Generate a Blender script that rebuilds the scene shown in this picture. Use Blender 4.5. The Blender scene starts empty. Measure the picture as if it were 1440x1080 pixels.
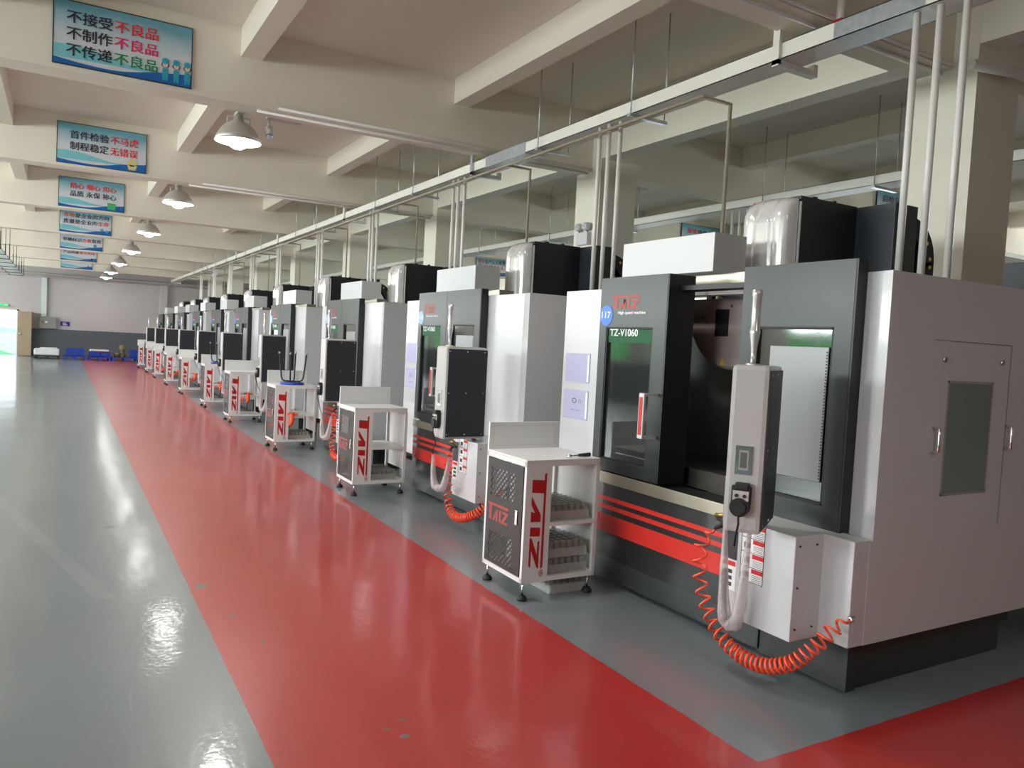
import bpy, bmesh, math, random
from mathutils import Vector, Matrix
random.seed(7)
PI = math.pi
scene = bpy.context.scene
COL = scene.collection

# ------------------------------------------------------------------ camera, world, daylight, exposure
def make_camera():
    yaw, pitch, roll, f = 0.527809193, 0.0501576, -0.0515196, 1087.669
    fw = Vector((math.sin(yaw)*math.cos(pitch), math.cos(yaw)*math.cos(pitch), -math.sin(pitch)))
    r = Vector((math.cos(yaw), -math.sin(yaw), 0)); d = fw.cross(r)
    c, s = math.cos(roll), math.sin(roll)
    r2 = c*r + s*d; d2 = -s*r + c*d
    cam = bpy.data.cameras.new('camera'); cam.sensor_width = 36; cam.lens = 36*f/1440
    cam.clip_start = 0.05; cam.clip_end = 300
    o = bpy.data.objects.new('camera', cam); COL.objects.link(o)
    m = Matrix((r2, -d2, -fw)).transposed().to_4x4(); m.translation = (0, 0, 1.6)
    o.matrix_world = m
    scene.camera = o
make_camera()

w = bpy.data.worlds.new('overcast_sky'); scene.world = w; w.use_nodes = True
bg = w.node_tree.nodes['Background']
bg.inputs[0].default_value = (0.86, 0.94, 1.0, 1); bg.inputs[1].default_value = 3.2

def area(name, loc, rot, sx, sy, power, col=(1, 1, 1)):
    l = bpy.data.lights.new(name, 'AREA'); l.shape = 'RECTANGLE'; l.size = sx; l.size_y = sy
    l.energy = power; l.color = col
    o = bpy.data.objects.new(name, l); COL.objects.link(o); o.location = loc; o.rotation_euler = rot
    return o
X_L, X_R, Y_B, Y_E = -9.0, 22.0, -9.0, 41.3
BEAM_Y = [-6.7, -1.5, 3.74, 8.62, 13.82, 18.95, 24.2, 29.6, 35.0]
BW, ZB, ZS, ZC = 0.33, 3.98, 4.46, 4.76
for i in range(1, 9):                    # daylight coming in through the window bays
    yc = (BEAM_Y[i] + (BEAM_Y[i+1] if i < 8 else 40.2))/2 + .16
    area('window_daylight', (X_L-0.35, yc, 3.05), (0, -PI/2-.22, 0), 1.5, 3.9, 385 if i > 1 else 220, (0.93, 0.98, 1.0))
    if i % 2 == 0:
        area('window_daylight', (X_R+0.35, yc, 3.0), (0, PI/2+.26, 0), 1.5, 3.9, 380, (0.94, 0.98, 1.0))

sun = bpy.data.lights.new('sun', 'SUN'); sun.energy = 5; sun.angle = math.radians(2); sun.color = (1, .97, .9)
so_ = bpy.data.objects.new('sun', sun); COL.objects.link(so_); so_.rotation_euler = (math.radians(-4), math.radians(44), 0)

scene.view_settings.view_transform = 'Standard'
scene.view_settings.look = 'None'
scene.view_settings.gamma = 1
scene.view_settings.use_curve_mapping = False
scene.view_settings.exposure = 0.42

# ------------------------------------------------------------------ materials
MATS = {}
def P(name, col, rough=.5, metal=0., bump=0., bscale=40., var=0., vscale=3., coat=0., trans=0., emis=0., spec=.5, rvar=0.):
    if name in MATS: return MATS[name]
    m = bpy.data.materials.new(name); m.use_nodes = True; nt = m.node_tree; N = nt.nodes; L = nt.links
    b = N['Principled BSDF']
    b.inputs['Base Color'].default_value = (*col, 1); b.inputs['Roughness'].default_value = rough
    b.inputs['Metallic'].default_value = metal; b.inputs['Coat Weight'].default_value = coat
    b.inputs['Coat Roughness'].default_value = .08
    b.inputs['Specular IOR Level'].default_value = spec
    if trans: b.inputs['Alpha'].default_value = 1-trans
    if emis:
        b.inputs['Emission Color'].default_value = (*col, 1); b.inputs['Emission Strength'].default_value = emis
    tc = N.new('ShaderNodeTexCoord')
    if var or rvar:
        n = N.new('ShaderNodeTexNoise'); n.inputs['Scale'].default_value = vscale; n.inputs['Detail'].default_value = 5
        L.new(tc.outputs['Object'], n.inputs['Vector'])
        if var:
            mx = N.new('ShaderNodeMix'); mx.data_type = 'RGBA'
            mx.inputs[6].default_value = (*[c*(1-var) for c in col], 1); mx.inputs[7].default_value = (*[min(1, c*(1+var)) for c in col], 1)
            L.new(n.outputs['Fac'], mx.inputs[0]); L.new(mx.outputs[2], b.inputs['Base Color'])
        if rvar:
            mr = N.new('ShaderNodeMapRange'); mr.inputs[3].default_value = max(0, rough-rvar); mr.inputs[4].default_value = rough+rvar
            L.new(n.outputs['Fac'], mr.inputs[0]); L.new(mr.outputs[0], b.inputs['Roughness'])
    if bump:
        n2 = N.new('ShaderNodeTexNoise'); n2.inputs['Scale'].default_value = bscale; n2.inputs['Detail'].default_value = 3
        L.new(tc.outputs['Object'], n2.inputs['Vector'])
        bp = N.new('ShaderNodeBump'); bp.inputs['Strength'].default_value = bump; bp.inputs['Distance'].default_value = .01
        L.new(n2.outputs['Fac'], bp.inputs['Height']); L.new(bp.outputs['Normal'], b.inputs['Normal'])
    MATS[name] = m; return m

ceil_m = P('painted_concrete', (.82, .765, .655), .8, bump=.08, bscale=12, var=.04, vscale=.6)
wall_m = P('wall_paint', (.46, .42, .415), .75, bump=.05, bscale=10, var=.04, vscale=.5)
dado_m = P('dado_paint', (.09, .10, .115), .45, bump=.04, bscale=10, var=.05)
white = P('white_powder_coat', (.57, .575, .59), .28, bump=.02, bscale=60, coat=.35, var=.015)
white2 = P('white_sheet_steel', (.58, .585, .59), .4, bump=.02, bscale=60)
grey_sh = P('light_grey_shell', (.50, .48, .47), .42, bump=.03, bscale=200)
dgrey = P('dark_grey_metallic_paint', (.020, .024, .023), .36, metal=.0, var=.12, vscale=14, coat=.25)
doorm = P('door_grey_green', (.024, .031, .027), .34, metal=.0, var=.16, vscale=7, coat=.06, rvar=.03, spec=.42)
doorm.node_tree.nodes['Principled BSDF'].inputs['IOR'].default_value = 1.45
doorm.node_tree.nodes['Principled BSDF'].inputs['Coat Roughness'].default_value = .16
black = P('black_sheet', (.012, .013, .015), .45, var=.1)
navy = P('pendant_back', (.020, .024, .030), .5, bump=.05, bscale=300)
headblk = P('head_black', (.014, .016, .019), .42, bump=.04, bscale=80)
rubber = P('black_rubber', (.015, .015, .015), .6)
red = P('stripe_red', (.72, .035, .025), .35)
logo_red = P('logo_red', (.50, .006, .010), .4)
door_red = P('door_logo_red', (.34, .04, .03), .45)
steel = P('brushed_steel', (.44, .42, .33), .36, metal=.8, var=.08, vscale=8)
chrome = P('chrome', (.75, .75, .76), .16, metal=1)
galv = P('galvanized', (.52, .55, .58), .35, metal=.8, var=.25, vscale=18)
tray_m = P('tray_paint', (.80, .77, .70), .45)
pipe_w = P('white_pipe_plastic', (.80, .76, .72), .4)
pipe_b = P('beige_pipe', (.42, .36, .26), .45)
cover_m = P('pearl_cover', (.74, .72, .70), .14, coat=.8, metal=.25)
paper = P('paper_violet', (.42, .42, .60), .55, bump=.1, bscale=8)
ink = P('ink', (.02, .02, .03), .5)
inkred = P('ink_red', (.75, .02, .03), .5)
inkpink = P('ink_magenta', (.75, .01, .12), .5)
inkgreen = P('ink_green', (.0, .25, .08), .5)
inkwhite = P('ink_white', (.9, .9, .9), .5)
bluest = P('sticker_blue', (.03, .16, .72), .4)
bluest2 = P('sticker_pale_blue', (.25, .45, .85), .4)
yellow = P('warning_yellow', (.8, .55, .05), .5)
coil_red = P('coil_hose_red', (1.0, .10, .035), .25, coat=.5)
brass = P('brass', (.45, .30, .10), .35, metal=.8)
inner = P('interior_grey', (.26, .31, .30), .4, var=.15)
drumm = P('tool_drum_beige', (.42, .35, .32), .5)
tablem = P('machine_table', (.09, .08, .07), .4, metal=.5, var=.2)
blue_p = P('blue_plastic', (.01, .05, .36), .45, var=.1)
blue_stool = P('stool_blue', (.02, .05, .42), .35)
orange = P('orange_cloth', (.85, .12, .04), .7)
olive = P('olive_casting', (.16, .14, .06), .6, var=.3, vscale=6)
wrap = P('white_wrap', (.72, .74, .75), .3, bump=.5, bscale=12)
foil = P('silver_wrap', (.75, .77, .80), .25, metal=.5, bump=.8, bscale=15)
wood = P('door_leaf', (.36, .27, .18), .6, var=.08, vscale=3)
elec = P('electrical_grey', (.26, .26, .23), .5)
duct = P('duct_pale', (.55, .62, .62), .35)
hedge = P('hedge_green', (.05, .36, .09), .8, var=.6, vscale=1.5)
grass = P('outdoor_ground', (.55, .55, .52), .8)
lampm = P('lamp_aluminium', (.55, .53, .50), .4, metal=.4)
bulb = P('lamp_glow', (1, .98, .95), .5, emis=22)
ledm = P('tube_glow', (1, 1, 1), .5, emis=6)
exitg = P('exit_green', (.01, .6, .16), .5, emis=.35)
smoke = P('smoked_window', (.02, .022, .024), .06, trans=.35, spec=1.0)
smoke.node_tree.nodes['Principled BSDF'].inputs['IOR'].default_value = 1.8
glassm = P('service_window', (.24, .30, .27), .06, trans=.15, spec=.9)  # grey-green reflection on the pane put into its base colour
clear = P('clear_plastic', (.70, .72, .68), .12, trans=.70, spec=.8)
bagm = P('plastic_bag', (.66, .58, .58), .18, trans=.45, bump=.9, bscale=45, spec=.8)
frame_al = P('window_frame_white', (.7, .7, .7), .4)
rag = P('tan_tray_wrap', (.30, .25, .20), .5, var=.3, vscale=20)

def perforated():
    m = bpy.data.materials.new('perforated_door'); m.use_nodes = True; nt = m.node_tree; N = nt.nodes; L = nt.links
    b = N['Principled BSDF']; b.inputs['Base Color'].default_value = (.022, .018, .017, 1); b.inputs['Roughness'].default_value = .5
    b.inputs['Metallic'].default_value = 0
    tc = N.new('ShaderNodeTexCoord'); sp = N.new('ShaderNodeSeparateXYZ'); L.new(tc.outputs['Object'], sp.inputs[0])
    def mth(op, a, v=None, v2=None):
        n = N.new('ShaderNodeMath'); n.operation = op
        for i, q in enumerate((a, v, v2)):
            if q is None: continue
            if isinstance(q, (int, float)): n.inputs[i].default_value = q
            else: L.new(q, n.inputs[i])
        return n.outputs[0]
    y, z = sp.outputs[1], sp.outputs[2]
    def tri(a, per): return mth('ABSOLUTE', mth('SUBTRACT', mth('FRACT', mth('DIVIDE', a, per)), .5))
    d1 = mth('ADD', tri(y, .045), tri(z, .042)); d2 = mth('ADD', tri(mth('ADD', y, .0225), .045), tri(mth('ADD', z, .021), .042))
    hole = mth('MAXIMUM', mth('LESS_THAN', d1, .36), mth('LESS_THAN', d2, .36))
    def rng(a, lo, hi): return mth('MULTIPLY', mth('GREATER_THAN', a, lo), mth('LESS_THAN', a, hi))
    zone = mth('MULTIPLY', rng(y, .13, .44), mth('MAXIMUM', rng(z, .60, .785), rng(z, .17, .36)))
    h = mth('MULTIPLY', hole, zone)
    inv = mth('SUBTRACT', 1.0, h); L.new(inv, b.inputs['Alpha'])
    return m
perf_m = perforated()

def floor_mat():
    m = bpy.data.materials.new('epoxy_floor'); m.use_nodes = True; nt = m.node_tree; N = nt.nodes; L = nt.links
    b = N['Principled BSDF']
    tc = N.new('ShaderNodeTexCoord'); sp = N.new('ShaderNodeSeparateXYZ'); L.new(tc.outputs['Object'], sp.inputs[0])
    def mth(op, a, v=None, v2=None):
        n = N.new('ShaderNodeMath'); n.operation = op
        for i, q in enumerate((a, v, v2)):
            if q is None: continue
            if isinstance(q, (int, float)): n.inputs[i].default_value = q
            else: L.new(q, n.inputs[i])
        return n.outputs[0]
    x, y = sp.outputs[0], sp.outputs[1]
    wob = N.new('ShaderNodeTexNoise'); wob.inputs['Scale'].default_value = 6; L.new(tc.outputs['Object'], wob.inputs['Vector'])
    wv = mth('MULTIPLY', mth('SUBTRACT', wob.outputs['Fac'], .5), .012)
    xw = mth('ADD', x, wv); yw = mth('ADD', y, wv)
    aisle = mth('MULTIPLY', mth('GREATER_THAN', xw, .70), mth('LESS_THAN', xw, 2.385))
    aisle = mth('MULTIPLY', mth('GREATER_THAN', xw, .705), mth('LESS_THAN', mth('SUBTRACT', xw, mth('MULTIPLY', y, .0075)), 2.40))
    cross = mth('MULTIPLY', mth('GREATER_THAN', xw, 2.3), mth('MULTIPLY', mth('LESS_THAN', yw, 2.055), mth('GREATER_THAN', yw, .3)))
    redm = mth('MAXIMUM', aisle, cross)
    # clearing wear, chips of lost paint
    n1 = N.new('ShaderNodeTexNoise'); n1.inputs['Scale'].default_value = .7; n1.inputs['Detail'].default_value = 7; n1.inputs['Roughness'].default_value = .6
    L.new(tc.outputs['Object'], n1.inputs['Vector'])
    g = N.new('ShaderNodeMix'); g.data_type = 'RGBA'; g.inputs[6].default_value = (.165, .195, .212, 1); g.inputs[7].default_value = (.20, .232, .248, 1)
    r = N.new('ShaderNodeMix'); r.data_type = 'RGBA'; r.inputs[6].default_value = (.42, .014, .014, 1); r.inputs[7].default_value = (.50, .024, .022, 1)
    L.new(n1.outputs['Fac'], g.inputs[0]); L.new(n1.outputs['Fac'], r.inputs[0])
    mx = N.new('ShaderNodeMix'); mx.data_type = 'RGBA'; L.new(redm, mx.inputs[0]); L.new(g.outputs[2], mx.inputs[6]); L.new(r.outputs[2], mx.inputs[7])
    last = mx.outputs[2]
    def chip(cx, cy, rx, ry):
        n = N.new('ShaderNodeTexNoise'); n.inputs['Scale'].default_value = 22; L.new(tc.outputs['Object'], n.inputs['Vector'])
        dx = mth('DIVIDE', mth('SUBTRACT', x, cx), rx); dy = mth('DIVIDE', mth('SUBTRACT', y, cy), ry)
        d = mth('ADD', mth('MULTIPLY', dx, dx), mth('MULTIPLY', dy, dy))
        return mth('LESS_THAN', mth('ADD', d, mth('MULTIPLY', n.outputs['Fac'], 1.6)), 1.5)
    ch = None
    for a in CHIPS:
        c = chip(*a); ch = c if ch is None else mth('MAXIMUM', ch, c)
    mc = N.new('ShaderNodeMix'); mc.data_type = 'RGBA'; L.new(ch, mc.inputs[0]); L.new(last, mc.inputs[6]); mc.inputs[7].default_value = (.16, .14, .11, 1)
    # pale drag marks on the grey
    wn = N.new('ShaderNodeTexNoise'); wn.inputs['Scale'].default_value = 30; wn.inputs['Detail'].default_value = 2
    mp = N.new('ShaderNodeMapping'); mp.inputs['Scale'].default_value = (1, .03, 1); L.new(tc.outputs['Object'], mp.inputs[0]); L.new(mp.outputs[0], wn.inputs['Vector'])
    sc = mth('MULTIPLY', mth('GREATER_THAN', wn.outputs['Fac'], .74), .12)
    ms = N.new('ShaderNodeMix'); ms.data_type = 'RGBA'; L.new(sc, ms.inputs[0]); L.new(mc.outputs[2], ms.inputs[6]); ms.inputs[7].default_value = (.5, .5, .5, 1)
    ax, ay, bx, by = -.449, 8.043, .25, 5.0  # pale diagonal streak of light painted into the floor colour
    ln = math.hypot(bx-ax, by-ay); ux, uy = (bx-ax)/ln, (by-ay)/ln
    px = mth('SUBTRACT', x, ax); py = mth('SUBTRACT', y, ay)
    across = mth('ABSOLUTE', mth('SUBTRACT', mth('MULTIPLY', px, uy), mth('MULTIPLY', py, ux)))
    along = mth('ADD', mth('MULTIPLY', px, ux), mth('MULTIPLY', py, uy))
    light_streak = mth('MULTIPLY', mth('LESS_THAN', across, .05), mth('MULTIPLY', mth('LESS_THAN', along, ln), mth('MULTIPLY', wob.outputs['Fac'], .2)))
    m4 = N.new('ShaderNodeMix'); m4.data_type = 'RGBA'; L.new(light_streak, m4.inputs[0]); L.new(ms.outputs[2], m4.inputs[6]); m4.inputs[7].default_value = (.55, .55, .52, 1)
    L.new(m4.outputs[2], b.inputs['Base Color'])
    rg = N.new('ShaderNodeMapRange'); L.new(n1.outputs['Fac'], rg.inputs[0]); rg.inputs[3].default_value = .24; rg.inputs[4].default_value = .40; b.inputs['IOR'].default_value = 1.7; b.inputs['Coat Weight'].default_value = .5; b.inputs['Coat Roughness'].default_value = .085
    L.new(rg.outputs[0], b.inputs['Roughness']); b.inputs['Specular IOR Level'].default_value = .55
    n2 = N.new('ShaderNodeTexNoise'); n2.inputs['Scale'].default_value = 2.6; n2.inputs['Detail'].default_value = 4
    mp2 = N.new('ShaderNodeMapping'); mp2.inputs['Scale'].default_value = (1, .45, 1); L.new(tc.outputs['Object'], mp2.inputs[0]); L.new(mp2.outputs[0], n2.inputs['Vector'])
    n3 = N.new('ShaderNodeTexNoise'); n3.inputs['Scale'].default_value = 34; n3.inputs['Detail'].default_value = 3; L.new(tc.outputs['Object'], n3.inputs['Vector'])
    hh = mth('ADD', mth('MULTIPLY', n2.outputs['Fac'], 1.0), mth('MULTIPLY', n3.outputs['Fac'], .13))
    bp = N.new('ShaderNodeBump'); bp.inputs['Strength'].default_value = .30; bp.inputs['Distance'].default_value = .02
    L.new(hh, bp.inputs['Height']); L.new(bp.outputs['Normal'], b.inputs['Normal']); L.new(bp.outputs['Normal'], b.inputs['Coat Normal'])
    return m
CHIPS = [(.775, 5.05, .045, .05), (.85, 4.45, .03, .025), (.354, 6.8, .06, .05), (1.23, 2.82, .025, .02), (1.27, 2.95, .015, .012), (1.18, 2.9, .012, .01), (.93, 4.03, .012, .02)]

def banner_mat():
    m = bpy.data.materials.new('banner_print'); m.use_nodes = True; nt = m.node_tree; N = nt.nodes; L = nt.links
    b = N['Principled BSDF']; b.inputs['Roughness'].default_value = .45
    tc = N.new('ShaderNodeTexCoord'); sp = N.new('ShaderNodeSeparateXYZ'); L.new(tc.outputs['Object'], sp.inputs[0])
    cr = N.new('ShaderNodeValToRGB'); e = cr.color_ramp.elements
    e[0].position = 0; e[0].color = (.42, .62, .68, 1); e[1].position = .25; e[1].color = (.66, .68, .72, 1)
    for p, c in ((.6, (.62, .66, .72, 1)), (.85, (.34, .50, .57, 1)), (1, (.14, .37, .46, 1))):
        q = e.new(p); q.color = c
    mr = N.new('ShaderNodeMapRange'); mr.inputs[1].default_value = 0; mr.inputs[2].default_value = .6
    n = N.new('ShaderNodeTexNoise'); n.inputs['Scale'].default_value = 3; L.new(tc.outputs['Object'], n.inputs['Vector'])
    ad = N.new('ShaderNodeMath'); ad.operation = 'MULTIPLY_ADD'; L.new(n.outputs['Fac'], ad.inputs[0]); ad.inputs[1].default_value = .16; 
    L.new(sp.outputs[2], ad.inputs[2]); L.new(ad.outputs[0], mr.inputs[0]); L.new(mr.outputs[0], cr.inputs[0]); L.new(cr.outputs[0], b.inputs['Base Color'])
    return m
banner_m = banner_mat()

# ------------------------------------------------------------------ mesh builder
OFF = Vector((0, 0, 0))
def set_off(v):
    global OFF
    OFF = Vector(v)
class MB:
    def __init__(s): s.bm = bmesh.new(); s.mi = 0
    def _f(s, vs):
        try: f = s.bm.faces.new(vs); f.material_index = s.mi; return f
        except ValueError: return None
    def m(s, i): s.mi = i; return s
    def box(s, x0, x1, y0, y1, z0, z1, bev=0):
        c = [(x, y, z) for x in (min(x0, x1), max(x0, x1)) for y in (min(y0, y1), max(y0, y1)) for z in (min(z0, z1), max(z0, z1))]
        v = [s.bm.verts.new(p) for p in c]
        fs = [s._f([v[i] for i in q]) for q in ((0, 1, 3, 2), (4, 6, 7, 5), (0, 4, 5, 1), (2, 3, 7, 6), (0, 2, 6, 4), (1, 5, 7, 3))]
        if bev:
            ed = set(e for f in fs for e in f.edges)
            r = bmesh.ops.bevel(s.bm, geom=list(ed), offset=bev, segments=2, affect='EDGES', profile=.6)
            for f in r['faces']: f.material_index = s.mi
        return s
    def prism(s, pts, axis, a, b, bev=0):
        """polygon in the plane across axis, extruded from a to b. pts: 2-D tuples in the order of the remaining axes"""
        def mk(p, t):
            l = list(p); l.insert(axis, t); return s.bm.verts.new(l)
        A = [mk(p, a) for p in pts]; B = [mk(p, b) for p in pts]; n = len(pts)
        fs = [s._f(A), s._f(B[::-1])]
        for i in range(n): fs.append(s._f([A[i], A[(i+1) % n], B[(i+1) % n], B[i]]))
        fs = [f for f in fs if f]
        bmesh.ops.recalc_face_normals(s.bm, faces=fs)
        if bev:
            ed = set(e for f in fs for e in f.edges)
            r = bmesh.ops.bevel(s.bm, geom=list(ed), offset=bev, segments=2, affect='EDGES', profile=.6)
            for f in r['faces']: f.material_index = s.mi
        return s
    def obox(s, A, u, v, wu, wv, z0, z1, bev=0):
        A = Vector((A[0], A[1])); u = Vector(u); v = Vector(v)
        pts = [A, A+u*wu, A+u*wu+v*wv, A+v*wv]
        return s.prism([tuple(p) for p in pts], 2, z0, z1, bev)
    def tube(s, pts, r, n=10, caps=True):
        pts = [Vector(p) for p in pts]; rings = []
        rr = r if isinstance(r, (list, tuple)) else [r]*len(pts)
        t0 = (pts[1]-pts[0]).normalized()
        ref = Vector((0, 0, 1)) if abs(t0.z) < .9 else Vector((1, 0, 0))
        nx = t0.cross(ref).normalized()
        for i, p in enumerate(pts):
            if i == 0: t = t0
            elif i == len(pts)-1: t = (pts[i]-pts[i-1]).normalized()
            else: t = ((pts[i+1]-p).normalized()+(p-pts[i-1]).normalized()).normalized()
            nx = (nx - t*nx.dot(t)).normalized(); ny = t.cross(nx)
            rings.append([s.bm.verts.new(p + (nx*math.cos(2*PI*k/n)+ny*math.sin(2*PI*k/n))*rr[i]) for k in range(n)])
        for a, b in zip(rings, rings[1:]):
            for k in range(n):
                f = s._f([a[k], a[(k+1) % n], b[(k+1) % n], b[k]])
                if f: f.smooth = True
        if caps: s._f(rings[0][::-1]); s._f(rings[-1])
        return s
    def cyl(s, p0, p1, r, n=16): return s.tube([p0, p1], r, n)
    def lathe(s, c, prof, n=24, axis=2):
        rings = []
        for r, h in prof:
            ring = []
            for k in range(n):
                a = 2*PI*k/n; d = [r*math.cos(a), r*math.sin(a)]; d.insert(axis, h)
                ring.append(s.bm.verts.new(Vector(c)+Vector(d)))
            rings.append(ring)
        for a, b in zip(rings, rings[1:]):
            for k in range(n):
                f = s._f([a[k], a[(k+1) % n], b[(k+1) % n], b[k]])
                if f: f.smooth = True
        return s
    def build(s, name, mat, parent=None, loc=None, smooth=False):
        """vertices were written in place; they are stored relative to the current origin OFF (or loc)"""
        o0 = Vector(loc) if loc is not None else OFF
        bmesh.ops.translate(s.bm, verts=s.bm.verts[:], vec=-o0)
        me = bpy.data.meshes.new(name); s.bm.normal_update(); s.bm.to_mesh(me); s.bm.free()
        for q in (mat if isinstance(mat, (list, tuple)) else [mat]): me.materials.append(q)
        if smooth:
            for p in me.polygons: p.use_smooth = True
        o = bpy.data.objects.new(name, me); COL.objects.link(o)
        if parent is not None: o.parent = parent
        else: o.location = o0
        return o
def tag(o, label=None, cat=None, group=None, kind=None):
    if label: o['label'] = label
    if cat: o['category'] = cat
    if group: o['group'] = group
    if kind: o['kind'] = kind
    return o
def struct(o): o['kind'] = 'structure'; return o
def empty(name, loc, label, cat, group=None):
    o = bpy.data.objects.new(name, None); COL.objects.link(o); o.location = loc; o.empty_display_size = .1
    set_off(loc)
    return tag(o, label, cat, group)
def kids(o): return list(o.children)
def copy_tree(o, loc=None, label=None, rz=None, parent=None):
    c = o.copy(); COL.objects.link(c)
    if parent is not None: c.parent = parent
    if loc is not None: c.location = loc
    if label: c['label'] = label
    if rz is not None: c.rotation_euler = (0, 0, rz)
    for ch in kids(o): copy_tree(ch, parent=c)
    return c

def text_mesh(body, size, weight=0.0, spacing=1.0, align='LEFT'):
    c = bpy.data.curves.new('lettering', 'FONT'); c.body = body; c.size = size; c.space_character = spacing
    c.align_x = align; c.resolution_u = 4
    o = bpy.data.objects.new('lettering', c); COL.objects.link(o)
    bpy.context.view_layer.update()
    dg = bpy.context.evaluated_depsgraph_get()
    me = bpy.data.meshes.new_from_object(o.evaluated_get(dg), depsgraph=dg)
    bpy.data.objects.remove(o); bpy.data.curves.remove(c)
    if weight:                       # bolder strokes: the same outlines again, nudged to each side
        bm = bmesh.new(); src = me; d = weight
        for k, (a, b) in enumerate(((0, 0), (d, d*.6), (-d, -d*.6), (d, -d*.6), (-d, d*.6))):
            n0 = len(bm.verts); bm.from_mesh(src); bm.verts.ensure_lookup_table()
            for v in bm.verts[n0:]: v.co.x += a; v.co.y += b; v.co.z += k*.0006
        bm.to_mesh(me); bm.free()
    return me
def put_text(name, body, mat, parent, origin, right, up, height, width=None, weight=0.0, spacing=1.0):
    """lettering as real geometry; origin = lower left corner of the words, right/up unit vectors, in place coordinates"""
    me = text_mesh(body, 1.0, weight, spacing)
    xs = [v.co.x for v in me.vertices]; ys = [v.co.y for v in me.vertices]
    x0, x1, y0, y1 = min(xs), max(xs), min(ys), max(ys)
    sy = height/(y1-y0); sx = (width/(x1-x0)) if width else sy
    R = Vector(right); U = Vector(up); O = Vector(origin)-OFF
    NN = R.cross(U)
    for v in me.vertices:
        v.co = O + R*((v.co.x-x0)*sx) + U*((v.co.y-y0)*sy) + NN*v.co.z*.3
    me.materials.clear(); me.materials.append(mat); me.name = name
    o = bpy.data.objects.new(name, me); COL.objects.link(o); o.parent = parent
    return o
def poly_mesh(name, polys, mat, parent, origin, right, up, w, h, lift=0.0):
    """flat printed shapes: polygons in unit coordinates"""
    bm = bmesh.new(); R = Vector(right); U = Vector(up); O = Vector(origin)-OFF; nrm = R.cross(U)*lift
    for pl in polys:
        vs = [bm.verts.new(O + R*(a*w) + U*(b*h) + nrm) for a, b in pl]; bm.faces.new(vs)
    me = bpy.data.meshes.new(name); bm.to_mesh(me); bm.free(); me.materials.append(mat)
    o = bpy.data.objects.new(name, me); COL.objects.link(o)
    if parent: o.parent = parent
    return o
LOGO = [[(0, .84), (1, .84), (.985, 1), (-.02, 1)], [(.06, .84), (.05, .0), (.185, .0), (.20, .84)],
        [(.225, 0), (.315, 0), (.475, .52), (.475, .70), (.425, .70)], [(.395, 0), (.485, 0), (.475, .52), (.475, .70), (.425, .70)][:0] or [(.385, 0), (.495, 0), (.50, .70), (.425, .70)],
        [(.55, 0), (.645, 0), (.655, .70), (.56, .70)],
        [(.70, .70), (1.0, .70), (.98, .56), (.71, .56)], [(.85, .56), (.98, .56), (.80, .14), (.67, .14)], [(.67, .14), (.98, .14), (.96, 0), (.66, 0)]]
def arc_poly(cx, cy, r0, r1, n=20):
    out = []
    for k in range(n):
        a, b = 2*PI*k/n, 2*PI*(k+1)/n
        out.append([(cx+r1*math.cos(a), cy+r1*math.sin(a)), (cx+r1*math.cos(b), cy+r1*math.sin(b)), (cx+r0*math.cos(b), cy+r0*math.sin(b)), (cx+r0*math.cos(a), cy+r0*math.sin(a))])
    return out
def disc(cx, cy, rx, ry=None, n=20):
    ry = ry or rx
    return [(cx+rx*math.cos(2*PI*k/n), cy+ry*math.sin(2*PI*k/n)) for k in range(n)]

# ------------------------------------------------------------------ the hall
set_off((0, 0, 0))
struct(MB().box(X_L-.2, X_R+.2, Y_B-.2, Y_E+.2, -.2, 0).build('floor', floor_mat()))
struct(MB().box(X_L-.2, X_R+.2, Y_B-.2, Y_E+.2, ZC, ZC+.2).build('ceiling', ceil_m))
for i, y in enumerate(BEAM_Y + [40.2]):      # cross beams
    struct(MB().box(X_L, X_R, y, y+BW, ZB, ZC).build('trim_%d' % (i+1), ceil_m))
n = len(BEAM_Y)+1
XS = [-7.3, -4.85, -2.9, -.9, 1.55, 4.02, 6.1, 8.86, 11.3, 13.9, 16.4, 18.9]
ys = BEAM_Y + [40.2]
for i in range(len(ys)-1):                   # joists between the cross beams
    for x in XS:
        n += 1
        struct(MB().box(x+(.004 if x == 6.1 else 0), x+(.25 if x == 6.1 else .21), ys[i]+BW, ys[i+1], 4.12 if x == 6.1 else ZS, ZC).build('trim_%d' % n, ceil_m))
for x in (-3.3, 6.1, 14.2):                  # columns
    for i, y in enumerate(ys[1:]):
        n += 1
        if x < 0 and y > 38: continue
        struct(MB().box(x, x+.6, y-.2, y+BW+.02, 0, ZC).build('trim_%d' % n, ceil_m))
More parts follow.
